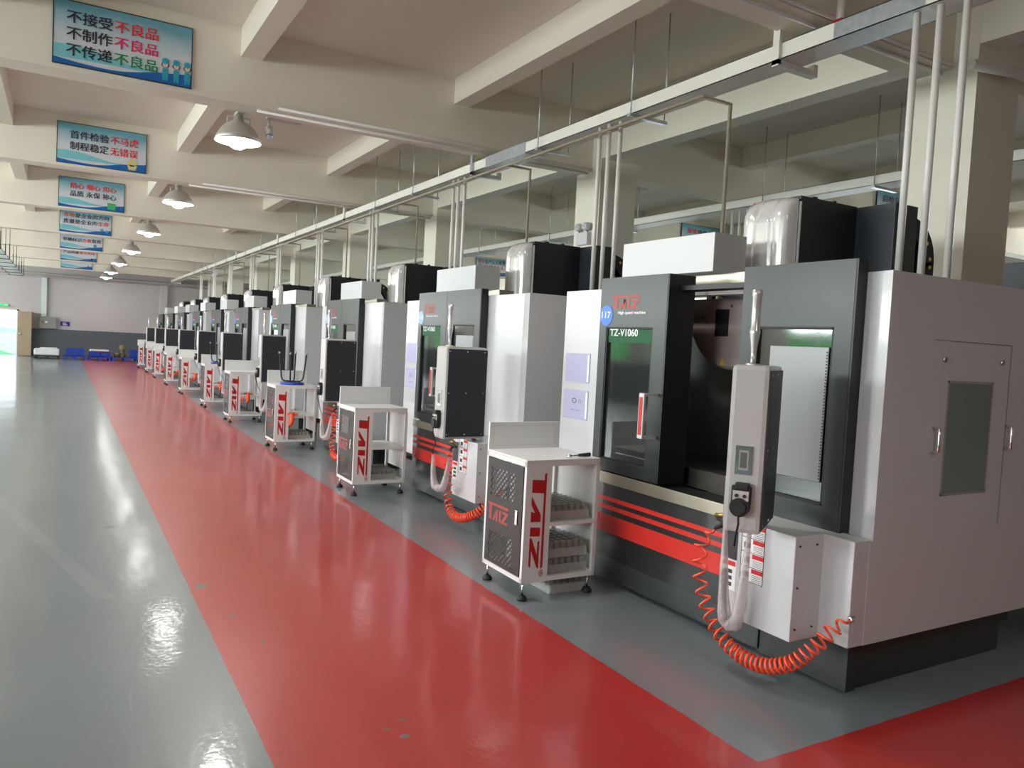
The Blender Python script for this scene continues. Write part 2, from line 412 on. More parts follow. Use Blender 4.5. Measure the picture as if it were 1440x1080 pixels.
# walls: the end wall with a doorway, side walls with window bays
wb = MB()
wb.box(X_L, -3.4, Y_E, Y_E+.2, 0, ZC); wb.box(-3.4, -1.76, Y_E, Y_E+.2, 2.02, ZC); wb.box(-1.76, X_R, Y_E, Y_E+.2, 0, ZC)
struct(wb.build('wall_end', wall_m))
struct(MB().box(-1.72, X_R, Y_E-.015, Y_E, 0, 1.25).box(X_L, -3.42, Y_E-.015, Y_E, 0, 1.25).build('trim_400', dado_m))
struct(MB().box(X_L, X_R, Y_B-.2, Y_B, 0, ZC).build('wall_back', wall_m))
def side_wall(name, x, x2, first):
    mb = MB(); k = first
    mb.box(x, x2, Y_B, Y_E, 0, 1.25); mb.box(x, x2, Y_B, Y_E, 3.92, ZC)
    edges = [Y_B]
    for i in range(1, 9):
        a = BEAM_Y[i]+.55; b = (ys[i+1])-.25
        mb.box(x, x2, edges[-1], a, 1.25, 3.92); edges.append(b)
        fr = MB(); xm = (x+x2)/2
        for zz in (1.25, 2.15, 3.87): fr.box(xm-.03, xm+.03, a, b, zz, zz+.05)
        for q in range(5):
            yy = a+(b-a-.05)*q/4; fr.box(xm-.03, xm+.03, yy, yy+.05, 1.25, 3.92)
        struct(fr.build('window_%d' % (k+i), frame_al))
    mb.box(x, x2, edges[-1], Y_E, 1.25, 3.92)
    struct(mb.build(name, wall_m))
struct(MB().box(X_L, X_L+.015, Y_B, Y_E-.02, 0, 1.2).build('trim_403', dado_m))
struct(MB().box(X_R-.015, X_R, Y_B, Y_E-.02, 0, 1.2).build('trim_404', dado_m))
side_wall('wall_left', X_L-.2, X_L, 1)
side_wall('wall_right', X_R, X_R+.2, 11)
# outdoors seen through the windows and the doorway
struct(MB().box(-40, 60, -30, 80, -.35, -.21).build('ground', grass))
for nm, x0, x1, y0, y1, h, lab in (('hedge', -15.5, -13, -12, 46, 2.7, 'green hedge outside the left windows'),
                                   ('hedge', 26, 28, -12, 46, 2.6, 'green hedge outside the right windows')):
    mb = MB(); ny = 60
    for i in range(ny):
        ya = y0+(y1-y0)*i/ny; yb = y0+(y1-y0)*(i+1)/ny; hh = h+random.uniform(-.5, .4)
        mb.box(x0+random.uniform(-.2, .2), x1+random.uniform(-.2, .2), ya, yb, -.21, hh)
    o = mb.build(nm, hedge, loc=((x0+x1)/2, (y0+y1)/2, -.21)); tag(o, lab, 'hedge')
e = empty('garden_mound', (-2.8, 49.5, -.21), 'green mound and white fence seen through the far doorway', 'mound')
mb = MB(); mb.lathe((-2.8, 49.5, -.21), [(2.6, 0), (2.3, .7), (1.5, 1.15), (.6, 1.35), (.01, 1.4)], 24); mb.build('grass_hill', P('bright_grass', (.10, .42, .16), .8), e)
mb = MB(); mb.box(-9, 4, 47, 47.1, -.21, .95); mb.build('fence_board', P('pale_blue_fence', (.38, .42, .60), .5), e)
# door leaf folded back against the end wall
o = MB().box(-1.74, -1.22, Y_E-.62, Y_E-.56, .03, 1.98).box(-1.30, -1.22, Y_E-.63, Y_E-.02, .03, 1.98).build('door_1', wood); struct(o)
MB().box(-1.70, -1.62, Y_E-.66, Y_E-.62, .95, 1.02).build('door_handle', chrome, o)
for a in (1, 2): pass
struct(MB().box(-3.44, -3.38, Y_E-.03, Y_E+.2, 0, 2.06).box(-1.80, -1.74, Y_E-.03, Y_E+.2, 0, 2.06).box(-3.44, -1.74, Y_E-.03, Y_E+.2, 2.0, 2.06).build('trim_401', frame_al))

# ------------------------------------------------------------------ things on the end wall
e = empty('exit_sign', (-2.34, Y_E-.03, 2.2), 'small green lit exit sign above the far doorway', 'sign')
MB().box(-2.55, -2.12, Y_E-.06, Y_E, 2.17, 2.27, .008).build('sign_box', exitg, e)
put_text('lettering', 'EXIT', inkwhite, e, (-2.30, Y_E-.062, 2.20), (1, 0, 0), (0, 0, 1), .06)
e = empty('electrical_box', (-.61, Y_E, 1.27), 'grey electrical box on the far wall below the pale duct', 'electrical box')
MB().box(-.95, -.27, Y_E-.2, Y_E-.001, 1.27, 1.78, .01).build('cabinet', elec, e)
MB().box(-.93, -.29, Y_E-.212, Y_E-.2, 1.29, 1.76, .004).build('door', elec, e)
MB().cyl((-.66, Y_E-.23, 1.56), (-.66, Y_E-.2, 1.56), .045).build('lock', inkwhite, e)
MB().cyl((-.8, Y_E-.225, 1.56), (-.8, Y_E-.2, 1.56), .03).build('knob', black, e)
e = empty('wall_duct', (-.76, Y_E, 1.8), 'pale vertical duct on the far wall above the grey box', 'duct')
MB().box(-.87, -.66, Y_E-.12, Y_E-.001, 1.80, 3.56, .01).build('duct_body', duct, e)
MB().box(-.90, -.63, Y_E-.13, Y_E-.001, 3.0, 3.05).build('collar', duct, e)
e = empty('wall_sign', (.08, Y_E, 1.42), 'small dark blue sign with white characters on the far wall', 'sign')
MB().box(-.11, .27, Y_E-.02, Y_E-.001, 1.42, 1.62).build('sign_plate', P('sign_navy', (.01, .015, .20), .4), e)
put_text('lettering', '安全\n通道口', inkwhite, e, (-.02, Y_E-.021, 1.45), (1, 0, 0), (0, 0, 1), .14, .20, .01)
for z, r in ((3.62, .04), (3.76, .03)):
    o = MB().tube([(X_L+.1, Y_E-.12, z), (9, Y_E-.12, z)], r, 8).build('wall_pipe', P('wall_pipe_paint', (.40, .36, .34), .5), loc=(0, Y_E-.12, z))
    tag(o, 'lower horizontal pipe high on the far wall' if z < 3.7 else 'upper horizontal pipe high on the far wall', 'pipe', 'pipes along the far wall')
struct(MB().box(4.05, 4.35, Y_E-.25, Y_E, 0, 3.6).build('trim_402', wall_m))

# pallets and goods by the end wall
def pallet(x0, x1, y0, y1, mat, label):
    e = empty('pallet', ((x0+x1)/2, y0, 0), label, 'pallet', 'pallets by the far wall')
    MB().box(x0, x1, y0, y1, .11, .15).build('deck', mat, e)
    mb = MB()
    for t in (0, .5, 1):
        xx = x0+(x1-x0-.1)*t; mb.box(xx, xx+.1, y0, y1, 0, .11)
    mb.build('runner', mat, e)
blk = P('dark_pallet', (.03, .02, .02), .6)
pallet(-1.05, -.10, 38.4, 39.6, blk, 'dark pallet under the white wrapped stack')
pallet(.02, .92, 38.4, 39.6, blue_p, 'blue pallet under the single blue crate')
pallet(1.0, 1.85, 38.4, 39.6, blue_p, 'blue pallet under the silver wrapped crates')
pallet(1.9, 2.95, 38.4, 39.6, blue_p, 'blue pallet under the olive pump')
mb = MB(); mb.box(-1.05, -.12, 38.45, 39.5, .15, .42, .05); mb.box(-.85, -.2, 38.5, 39.4, .42, .47, .02)
tag(mb.build('wrapped_stack', wrap, loc=(-.58, 38.9, .15)), 'white plastic wrapped stack on the dark pallet', 'packaging')
def crate(x0, x1, y0, y1, z0, z1, label, mat=blue_p):
    e = empty('plastic_crate', ((x0+x1)/2, y0, z0), label, 'crate', 'blue crates by the far wall')
    mb = MB(); t = .02
    mb.box(x0, x1, y0, y0+t, z0, z1).box(x0, x1, y1-t, y1, z0, z1).box(x0, x0+t, y0+t, y1-t, z0, z1).box(x1-t, x1, y0+t, y1-t, z0, z1).box(x0, x1, y0, y1, z0, z0+t)
    for k in range(5):
        xx = x0+(x1-x0)*(k+.5)/5; mb.box(xx-.01, xx+.01, y0-.012, y0, z0+.02, z1-.03)
    mb.build('crate_body', mat, e)
    MB().box(x0-.015, x1+.015, y0-.015, y0+.01, z1-.03, z1).box(x0-.015, x1+.015, y1-.01, y1+.015, z1-.03, z1).build('rim', mat, e)
crate(.12, .82, 38.5, 39.2, .15, .48, 'large blue crate alone on its blue pallet')
crate(1.02, 1.42, 38.5, 39.2, .15, .38, 'blue crate left under the silver wrap')
crate(1.45, 1.83, 38.5, 39.2, .15, .36, 'blue crate right under the silver wrap')
crate(2.62, 2.92, 38.5, 39.1, .15, .50, 'blue crate beside the olive pump')
tag(MB().box(1.02, 1.78, 38.5, 39.2, .385, .47, .03).build('silver_wrap', foil, loc=(1.4, 38.8, .385)), 'crumpled silver wrap lying on two blue crates', 'packaging')
e = empty('pump', (2.3, 38.9, .15), 'olive green pump standing on a blue pallet', 'pump')
MB().lathe((2.33, 38.9, .15), [(.01, 0), (.14, 0), (.14, .1), (.09, .14), (.09, .3), (.13, .34), (.13, .52), (.05, .56), (.01, .56)], 16).build('housing', olive, e)
MB().cyl((2.0, 38.8, .25), (2.25, 38.85, .27), .09, 12).build('motor', olive, e)

# ------------------------------------------------------------------ hanging banners
def person_polys(cx, s=1.0):
    return dict(hat=[disc(cx, .30*s+.02, .026, .045*s)], head=[disc(cx, .255*s+.01, .022, .040*s)],
                body=[[(cx-.02, .21*s), (cx+.02, .21*s), (cx+.024, .11*s), (cx+.018, .03*s), (cx+.004, .03*s), (cx, .1*s), (cx-.004, .03*s), (cx-.018, .03*s), (cx-.024, .11*s)]])
skin = P('print_skin', (.75, .55, .45), .5); teal = P('print_teal', (.02, .35, .50), .5); blueb = P('print_blue', (.0, .12, .42), .5); cyan = P('print_cyan', (.20, .55, .62), .5)
hairm = P('print_hair', (.03, .02, .02), .5)
def banner(x, y, z, lines, label, figs=0, w=1.22, h=.60, extra=None, group='slogan banners on the beams'):
    e = empty('banner', (x, y, z), label, 'banner', group)
    t = .02
    MB().box(x, x+w, y-t, y, z, z+h).build('board', banner_m, e)
    MB().box(x-.008, x, y-t-.004, y, z-.008, z+h+.008).box(x+w, x+w+.008, y-t-.004, y, z-.008, z+h+.008).box(x, x+w, y-t-.004, y, z-.008, z).box(x, x+w, y-t-.004, y, z+h, z+h+.008).build('rim', ink, e)
    o = (x, y-t, z); R, U = (1, 0, 0), (0, 0, 1)
    up = [(k/12, .10+.10*math.cos(PI*(k/12)*1.1)+(.22*(max(0, k/12-.35))**1.3)) for k in range(13)]
    poly_mesh('light_wave', [[(a, b+.0) for a, b in [(0, .10), (1, .12)]] + [(a, b+.10+.03*math.sin(a*7)) for a, b in up[::-1]][4:]], cyan, e, o, R, U, w, h, .002)
    poly_mesh('blue_wave', [[(0, 0), (1, 0)] + [(a, .09-.08*math.sin(PI*min(1, a*1.4))*.7+.26*max(0, a-.45)**1.25) for a in [k/14 for k in range(14, -1, -1)]]], blueb, e, o, R, U, w, h, .004)
    for ln in lines:
        u = ln['u']; hh = ln['h']; n_all = sum(len(q[0]) for q in ln['t']); wd = ln['w']; pos = 0
        for body, mat in ln['t']:
            if body.strip():
                lead = len(body)-len(body.lstrip()); core = body.strip()
                cw = wd/n_all
                put_text('lettering', core, mat, e, (x+w*(u+cw*(pos+lead)+cw*.06), y-t-.006, z+h*ln['v']), R, U, h*hh, w*cw*(len(core)-.12), .017)
            pos += len(body)
    for k in range(figs):
        pp = person_polys(.80+.085*k, 1.15)
        poly_mesh('worker_hair', [disc(.80+.085*k, .30, .030, .05)], hairm, e, o, R, U, w, h, .006)
        poly_mesh('worker_face', pp['head'], skin, e, o, R, U, w, h, .007)
        poly_mesh('worker_cap', pp['hat'], teal, e, o, R, U, w, h, .008)
        poly_mesh('worker_overall', pp['body'], teal, e, o, R, U, w, h, .007)
    if extra:
        for nm, polys, mat in extra: poly_mesh(nm, polys, mat, e, o, R, U, w, h, .007)
    return e
K, RD = ink, inkred
yel = P('print_yellow', (.70, .60, .28), .5)
XB = -.13; ZBn = 4.03
banner(XB, BEAM_Y[3]-.002, ZBn, [dict(u=.08, v=.66, w=.67, h=.20, t=[('不接受', K), ('不良品', RD)]), dict(u=.08, v=.40, w=.67, h=.20, t=[('不制作', K), ('不良品', inkpink)]), dict(u=.08, v=.14, w=.67, h=.20, t=[('不传递', K), ('不良品', inkgreen)])],
       'nearest slogan banner with three lines of text and three small workers', figs=3, w=1.20, h=.585)
banner(XB, BEAM_Y[4]-.002, ZBn, [dict(u=.13, v=.62, w=.78, h=.21, t=[('首件检验', K), ('不马虎', RD)]), dict(u=.13, v=.34, w=.78, h=.21, t=[('制程稳定', K), ('无错误', RD)])],
       'second slogan banner with two text lines and a small yellow figure', extra=[('figure_print', [disc(.84, .22, .05, .10), [(.80, .03), (.88, .03), (.90, .16), (.78, .16)]], yel)])
banner(XB, BEAM_Y[5]-.002, ZBn, [dict(u=.16, v=.64, w=.72, h=.20, t=[('精心 细心 用心', RD)]), dict(u=.16, v=.37, w=.72, h=.20, t=[('品质 永保 称心', K)])],
       'third slogan banner with a green monitor printed in its corner', extra=[('monitor_print', [[(.74, .05), (.86, .03), (.88, .26), (.74, .28)]], P('print_green', (.05, .45, .15), .5))])
banner(XB, BEAM_Y[6]-.002, ZBn, [dict(u=.06, v=.66, w=.9, h=.20, t=[('市场', RD), ('是企业的方向', K)]), dict(u=.06, v=.38, w=.9, h=.20, t=[('质量是企业的', K), ('生命', RD)])], 'fourth slogan banner with its top hidden behind the beam before it', extra=[('worker_print', [disc(.82, .2, .03, .07), disc(.92, .15, .03, .07)], teal)])
banner(XB, BEAM_Y[7]-.002, ZBn, [dict(u=.06, v=.40, w=.9, h=.20, t=[('明确标识', K), ('方便', RD), ('取用', K)])], 'fifth slogan banner showing one line of text', extra=[('worker_print', [disc(.82, .25, .04, .08)], teal)])
banner(XB, BEAM_Y[8]-.002, ZBn, [dict(u=.06, v=.42, w=.9, h=.20, t=[('产品质量', K), ('是生命线', RD)])], 'sixth slogan banner mostly hidden behind the beams', extra=[('worker_print', [disc(.87, .14, .03, .07)], hairm)])
banner(XB, 40.2-.002, ZBn, [], 'farthest slogan banner, only its blue lower wave showing', extra=[('worker_print', [disc(.87, .22, .03, .05)], teal)])
banner(12.4, BEAM_Y[4]-.002, ZBn, [dict(u=.13, v=.66, w=.80, h=.20, t=[('按章', RD), ('操作设备', K)]), dict(u=.13, v=.38, w=.80, h=.20, t=[('时刻注意', K), ('安全', RD)])], 'slogan banner of the next bay above the first white top box', group='slogan banners of the next bay')
banner(12.12, BEAM_Y[3]-.002, ZBn, [dict(u=.13, v=.66, w=.80, h=.20, t=[('自检互检勤检', K)]), dict(u=.13, v=.38, w=.80, h=.20, t=[('产品质量可靠', RD)])], 'slogan banner of the next bay left of the nearest column', group='slogan banners of the next bay')
banner(12.4, BEAM_Y[6]-.002, ZBn, [dict(u=.05, v=.62, w=.9, h=.24, t=[('安全', RD), ('生产人人有责', K)]), dict(u=.05, v=.32, w=.9, h=.24, t=[('不', K), ('伤害他人', RD)])], 'far slogan banner of the next bay showing red and black characters', group='slogan banners of the next bay')

# ------------------------------------------------------------------ high bay lamps
def make_lamp(x, y, z):
    e = empty('high_bay_lamp', (x, y, z), 'lamp', 'lamp', 'high bay lamps over the aisle')
    c = (x, y, z)
    MB().lathe(c, [(.03, .27), (.05, .26), (.06, .205), (.10, .19), (.15, .155), (.19, .11), (.225, .045), (.255, -.02), (.245, -.02), (.21, .045), (.14, .13), (.02, .17)], 32).build('lamp_shade', lampm, e)
    MB().lathe(c, [(.001, -.10), (.05, -.09), (.09, -.065), (.11, -.025), (.24, -.018), (.22, .0), (.12, .06), (.01, .06)], 24).build('bulb', bulb, e)
    MB().tube([(x-.12, y, z+.17), (x-.12, y, z+.245), (x, y, z+.26), (x+.12, y, z+.245), (x+.12, y, z+.17)], .009, 6).build('bracket', lampm, e)
    MB().cyl((x, y, z+.26), (x, y, ZB-.001), .03, 12).build('mount', lampm, e)
    l = bpy.data.lights.new('lamp_light', 'SPOT'); l.energy = 80; l.spot_size = math.radians(150); l.spot_blend = .6; l.shadow_soft_size = .12; l.color = (1, .97, .9)
    lo = bpy.data.objects.new('lamp_light', l); COL.objects.link(lo); lo.parent = e; lo.location = (0, 0, -.13)
    return e
L0 = make_lamp(1.64, BEAM_Y[3]+.5, 3.72)
ORD = ['nearest', 'second', 'third', 'fourth', 'fifth', 'sixth', 'seventh', 'eighth', 'ninth', 'farthest']
L0['label'] = 'nearest high bay lamp glowing over the aisle, beside the small camera'
L0.location.z = 3.71
for k in range(1, 6):
    copy_tree(L0, (1.64, BEAM_Y[3+k]+.5, 3.71), '%s high bay lamp of the row glowing over the aisle' % ORD[k])
last = copy_tree(L0, (1.64, 39.7, 3.71), 'farthest high bay lamp near the end wall')
for ch in kids(last):
    if ch.type == 'LIGHT': bpy.data.objects.remove(ch)
for i, yy in enumerate((BEAM_Y[2]+.5, BEAM_Y[1]+.5)):
    copy_tree(L0, (1.64, yy, 3.71), 'high bay lamp hanging over the aisle %s' % ('on the beam before the nearest banner' if i == 0 else 'behind the viewer, by the cross aisle'))
# mounts reach up between beams: short ceiling arm from the beam side
for k, yy in enumerate([BEAM_Y[i]+BW for i in (1, 2, 3, 4, 5, 6, 7, 8)] + [39.58]):
    o = MB().box(1.60, 1.68, yy, yy+(.24 if yy < 39 else .6), ZB-.001, ZB+.03).build('lamp_arm', lampm, loc=(1.64, yy, ZB))
    tag(o, 'short steel arm on the beam carrying the %s' % (['high bay lamp behind the viewer', 'high bay lamp before the nearest banner']+['%s high bay lamp in view' % q for q in ORD[:6]]+['farthest high bay lamp'])[k], 'bracket', 'lamp arms')
e = empty('security_camera', (1.95, BEAM_Y[3]+.43, 3.78), 'small white security camera right of the nearest lamp', 'camera')
x, y = 1.95, BEAM_Y[3]+.43
MB().cyl((x, y, ZB+.0), (x, y, 3.87), .012, 8).build('stem', lampm, e)
MB().cyl((x, y-.01, 3.89), (x, y-.05, 3.79), .042, 16).build('camera_body', white2, e)
MB().cyl((x, y-.05, 3.79), (x, y-.058, 3.77), .036, 16).build('lens', chrome, e)
o = MB().box(1.92, 2.3, BEAM_Y[3]+BW, BEAM_Y[3]+BW+.12, ZB+.001, ZB+.03).build('mounting_rail', lampm, loc=(1.95, BEAM_Y[3]+BW, ZB)); tag(o, 'short rail holding the small camera beside the nearest lamp', 'bracket')
for k, i in enumerate((2, 3, 4, 5, 6)):
    y = BEAM_Y[i]
    if k > 2: break
    o = MB().tube([(1.75, y+BW*.25, ZB-.02), (6.08, y+BW*.25, ZB-.02)], .016, 8).build('ceiling_conduit', pipe_w, loc=(1.75, y, ZB-.02))
    tag(o, 'thin pale conduit under the %s cross beam from the camera' % ['first', 'second', 'third', 'fourth', 'fifth'][k], 'conduit', 'conduits under the cross beams')
    o = MB().tube([(-8, y-.03, ZB+.03), (6.08, y-.03, ZB+.03)] if i == 9 else [(1.95, y-.02, ZB+.02), (6.08, y-.02, ZB+.02)], .016, 8).build('beam_pipe', pipe_w, loc=(2.6, y, ZB+.03))
    tag(o, 'pale pipe along the near face of the %s cross beam' % ['first', 'second', 'third', 'fourth', 'fifth'][k], 'pipe', 'pipes along the cross beams')

# ------------------------------------------------------------------ cable trays, conduits, air pipe
def cable_tray(x0, x1, ya, yb, z0, z1, label, span=None):
    e = empty('cable_tray', (x0, ya, z0), label, 'cable tray')
    mb = MB(); t = .006
    g0, g1 = (span or (ya, ya))
    def seg(a, b, mat, nm):
        m = MB(); m.box(x0, x0+t, a, b, z0, z1).box(x1-t, x1, a, b, z0, z1).box(x0, x1, a, b, z0, z0+t).box(x0, x1, a, b, z1-t, z1); m.build(nm, mat, e)
    if span:
        seg(ya, g0, tray_m, 'tray_section'); seg(g0, g1, galv, 'galvanized_section'); seg(g1, yb, tray_m, 'tray_section')
    else: seg(ya, yb, tray_m, 'tray_section')
    return e
tr = cable_tray(4.48, 4.72, -2, 41.1, 3.78, 3.90, 'long white cable tray running above the row of machines', (2.95, 3.6))
MB().box(4.474, 4.48, 7.65, 8.6, 3.78, 3.90).box(4.474, 4.72, 7.65, 8.6, 3.772, 3.78).build('galvanized_section', galv, tr)
for k, y in enumerate(ys[2:]):               # brackets at the cross beams
    MB().box(4.45, 4.48, y+.30, y+.36, 3.74, ZB+.02).box(4.45, 4.88, y+.30, y+.36, 3.73, 3.775).box(4.84, 4.88, y+.30, y+.36, 3.775, 3.82).build('bracket', tray_m if k != 1 else galv, tr)
for k, y in enumerate([5.7, 7.3, 10.8, 12.4, 15.9, 17.5, 21, 23, 26, 28, 31, 33]):   # rod hangers
    MB().box(4.42, 4.86, y, y+.05, 3.735, 3.765).build('hanger_bar', galv, tr)
    MB().cyl((4.44, y+.02, 3.75), (4.44, y+.02, ZC), .006, 6).cyl((4.84, y+.02, 3.75), (4.84, y+.02, ZC), .006, 6).build('hanger_rod', galv, tr)
tr2 = cable_tray(8.3, 8.6, -2, 41.1, 3.72, 3.84, 'second cable tray beyond the columns above the next row')
for y in [2.2, 5.9, 7.6, 10.8, 13, 16]:
    MB().box(8.25, 8.7, y, y+.05, 3.68, 3.71).build('hanger_bar', galv, tr2)
    MB().cyl((8.27, y+.02, 3.7), (8.27, y+.02, ZC), .006, 6).cyl((8.68, y+.02, 3.7), (8.68, y+.02, ZC), .006, 6).build('hanger_rod', galv, tr2)
tr3 = empty('cable_ladder', (-1.9, 2, 3.45), 'pale cable ladder with dark hangers near the left edge', 'cable ladder')
mb = MB(); mb.box(-1.98, -1.95, 2, 40, 3.5, 3.56).box(-1.55, -1.52, 2, 40, 3.5, 3.56)
for k in range(120): mb.box(-1.95, -1.55, 2.1+k*.315, 2.36+k*.315, 3.50, 3.52)
mb.build('ladder_frame', P('ladder_pale', (.62, .68, .66), .35, metal=.3), tr3)
for k in range(19):
    y = 3+k*2
    MB().box(-2.0, -1.50, y, y+.03, 3.46, 3.48).box(-1.50, -1.475, y, y+.03, 3.46, 3.95 if k % 2 else 3.78).box(-2.03, -2.005, y, y+.03, 3.46, 3.95 if k % 2 else 3.78).cyl((-1.485, y+.025, 3.7), (-1.485, y+.025, ZC), .008, 6).cyl((-2.015, y+.025, 3.7), (-2.015, y+.025, ZC), .008, 6).build('hanger', black, tr3)

DY = [0, 3.24, 6.6, 10.05, 13.5, 16.65, 20.0, 23.25, 26.2, 29.35]
TY = [2.85, 6.12, 9.42, 12.7, 15.9, 19.4, 22.5, 25.7, 28.7, 31.7]
cp = MB().cyl((4.53, 0, 0), (4.53, 0, 1.725), .022, 10)
set_off((0, 0, 0)); cond = cp.build('conduit_pipe', pipe_w, loc=(4.53, 0, 0)); first = True
def set_conduit(x, y, z, lab, grp, sz=1):
    global first
    o = cond if first else cond.copy()
    if not first: COL.objects.link(o)
    first = False
    o.location = (x, y, z); o.scale.z = sz; tag(o, lab, 'conduit pipe', grp)
for k, y in enumerate(TY):
    for j, (dx, dy) in enumerate(((0, .18), (0, .03), (0.02, -.12))):
        set_conduit(4.53+dx, y+dy, 2.05, '%s of three white conduits dropping to the %s machining center' % (['left', 'middle', 'right'][j], ORD[k]), 'conduits dropping from the tray to the machines')
for k, y in enumerate([4.85, 8.1, 11.4]):
    for j in range(3):
        set_conduit(8.36, y+.14*(1-j), 2.05, '%s of three conduits below the second tray, %s group' % (['left', 'middle', 'right'][j], ['nearest', 'second', 'third'][k]), 'conduits of the next row', .955)
ap = empty('air_pipe', (4.44, 4.7, 3.66), 'thin beige air pipe running below the white cable tray', 'pipe')
MB().tube([(4.42, 4.75, 3.68), (4.42, 40.5, 3.68)], .016, 8).build('main_pipe', pipe_b, ap)
for k in range(10):
    y = 4.72+DY[k]*1.0 if k else 4.78
    MB().tube([(4.42, y, 3.68), (4.74, y, 3.68), (4.74, y, 2.05)], .019, 8).build('drop_pipe', pipe_b, ap)
# pipe with elbow by the nearest column
pc = empty('sprinkler_pipe', (4.64, 3.68, 3.96), 'pale pipe with a red valve under the nearest beam by the column', 'pipe')
MB().tube([(4.64, 3.68, 4.3), (4.64, 3.68, 4.05), (4.64, 3.68, 3.92)], .03, 10).build('riser', pipe_w, pc)
MB().box(4.60, 4.68, 3.64, 3.72, 3.945, 3.975, .005).lathe((4.64, 3.68, 3.965), [(.025, 0), (.033, .008), (.025, .022), (.01, .022)], 12).build('valve', inkred, pc)
MB().tube([(5.9, 3.48, 3.9), (6.4, 3.42, 3.93), (6.55, 3.42, 3.93), (7.6, 3.42, 3.90)], .04, 10).build('side_pipe', pipe_w, pc)
# emergency light on the second column
e = empty('emergency_light', (6.1, 8.68, 3.0), 'white twin head emergency light on the second column', 'emergency light')
MB().box(6.03, 6.1, 8.56, 8.82, 3.0, 3.17, .01).build('lamp_box', white2, e)
for yy in (8.60, 8.78):
    MB().lathe((6.04, yy, 3.24), [(.01, -.04), (.05, -.04), (.06, .02), (.04, .05), (.01, .05)], 16, 0).build('lamp_head', white2, e)
    MB().cyl((6.06, yy, 3.15), (6.06, yy, 3.20), .012, 8).build('neck', black, e)
print('hall done')

# ------------------------------------------------------------------ machining centers
R_D, U_Z = (0, -1, 0), (0, 0, 1)        # reading direction on faces turned to the aisle
def door(name, par, y0, y1, hy0, hy1, hz0, hz1, left, opened):
    z0, z1 = .765, 2.10
    mb = MB(); X0, X1 = 3.28, 3.34
    mb.box(X0, X1, y0, hy0, z0, z1).box(X0, X1, hy1, y1, z0, z1).box(X0, X1, hy0, hy1, z0, hz0).box(X0, X1, hy0, hy1, hz1, z1)
    mb.m(1).box(X0+.001, 3.50 if (left and opened) else 3.352, y0-.012, y0-.001, z0, z1)
    d = mb.build(name, [doorm, black], par)
    gm = MB(); gm.box(X0+.022, X0+.03, hy0-.001, hy1+.001, hz0-.001, hz1+.001); gm.build('window_glass', smoke, d)
    g = MB(); t = .012
    g.box(X0+.004, X0+.024, hy0, hy0+t, hz0, hz1).box(X0+.004, X0+.024, hy1-t, hy1, hz0, hz1).box(X0+.004, X0+.024, hy0, hy1, hz0, hz0+t).box(X0+.004, X0+.024, hy0, hy1, hz1-t, hz1)
    g.build('window_seal', rubber, d)
    if not left:
        MB().box(X1-.008, X1-.003, hy0-.002, hy1+.002, hz0-.002, hz1+.002).build('inner_panel', black, d)
        s = MB(); s.box(X0+.012, X0+.019, hy0+.03, hy0+.40, hz0+.11, hz1-.10, .003)
        s.m(1)
        for k in range(42):
            zz = hz0+.125+k*.0155
            s.box(X0+.0105, X0+.0125, hy0+.034, hy0+.042, zz, zz+.008)
        s.build('perforated_sheet', [P('sheet_grey', (.22, .22, .23), .3, metal=.2), black], d)
    return d
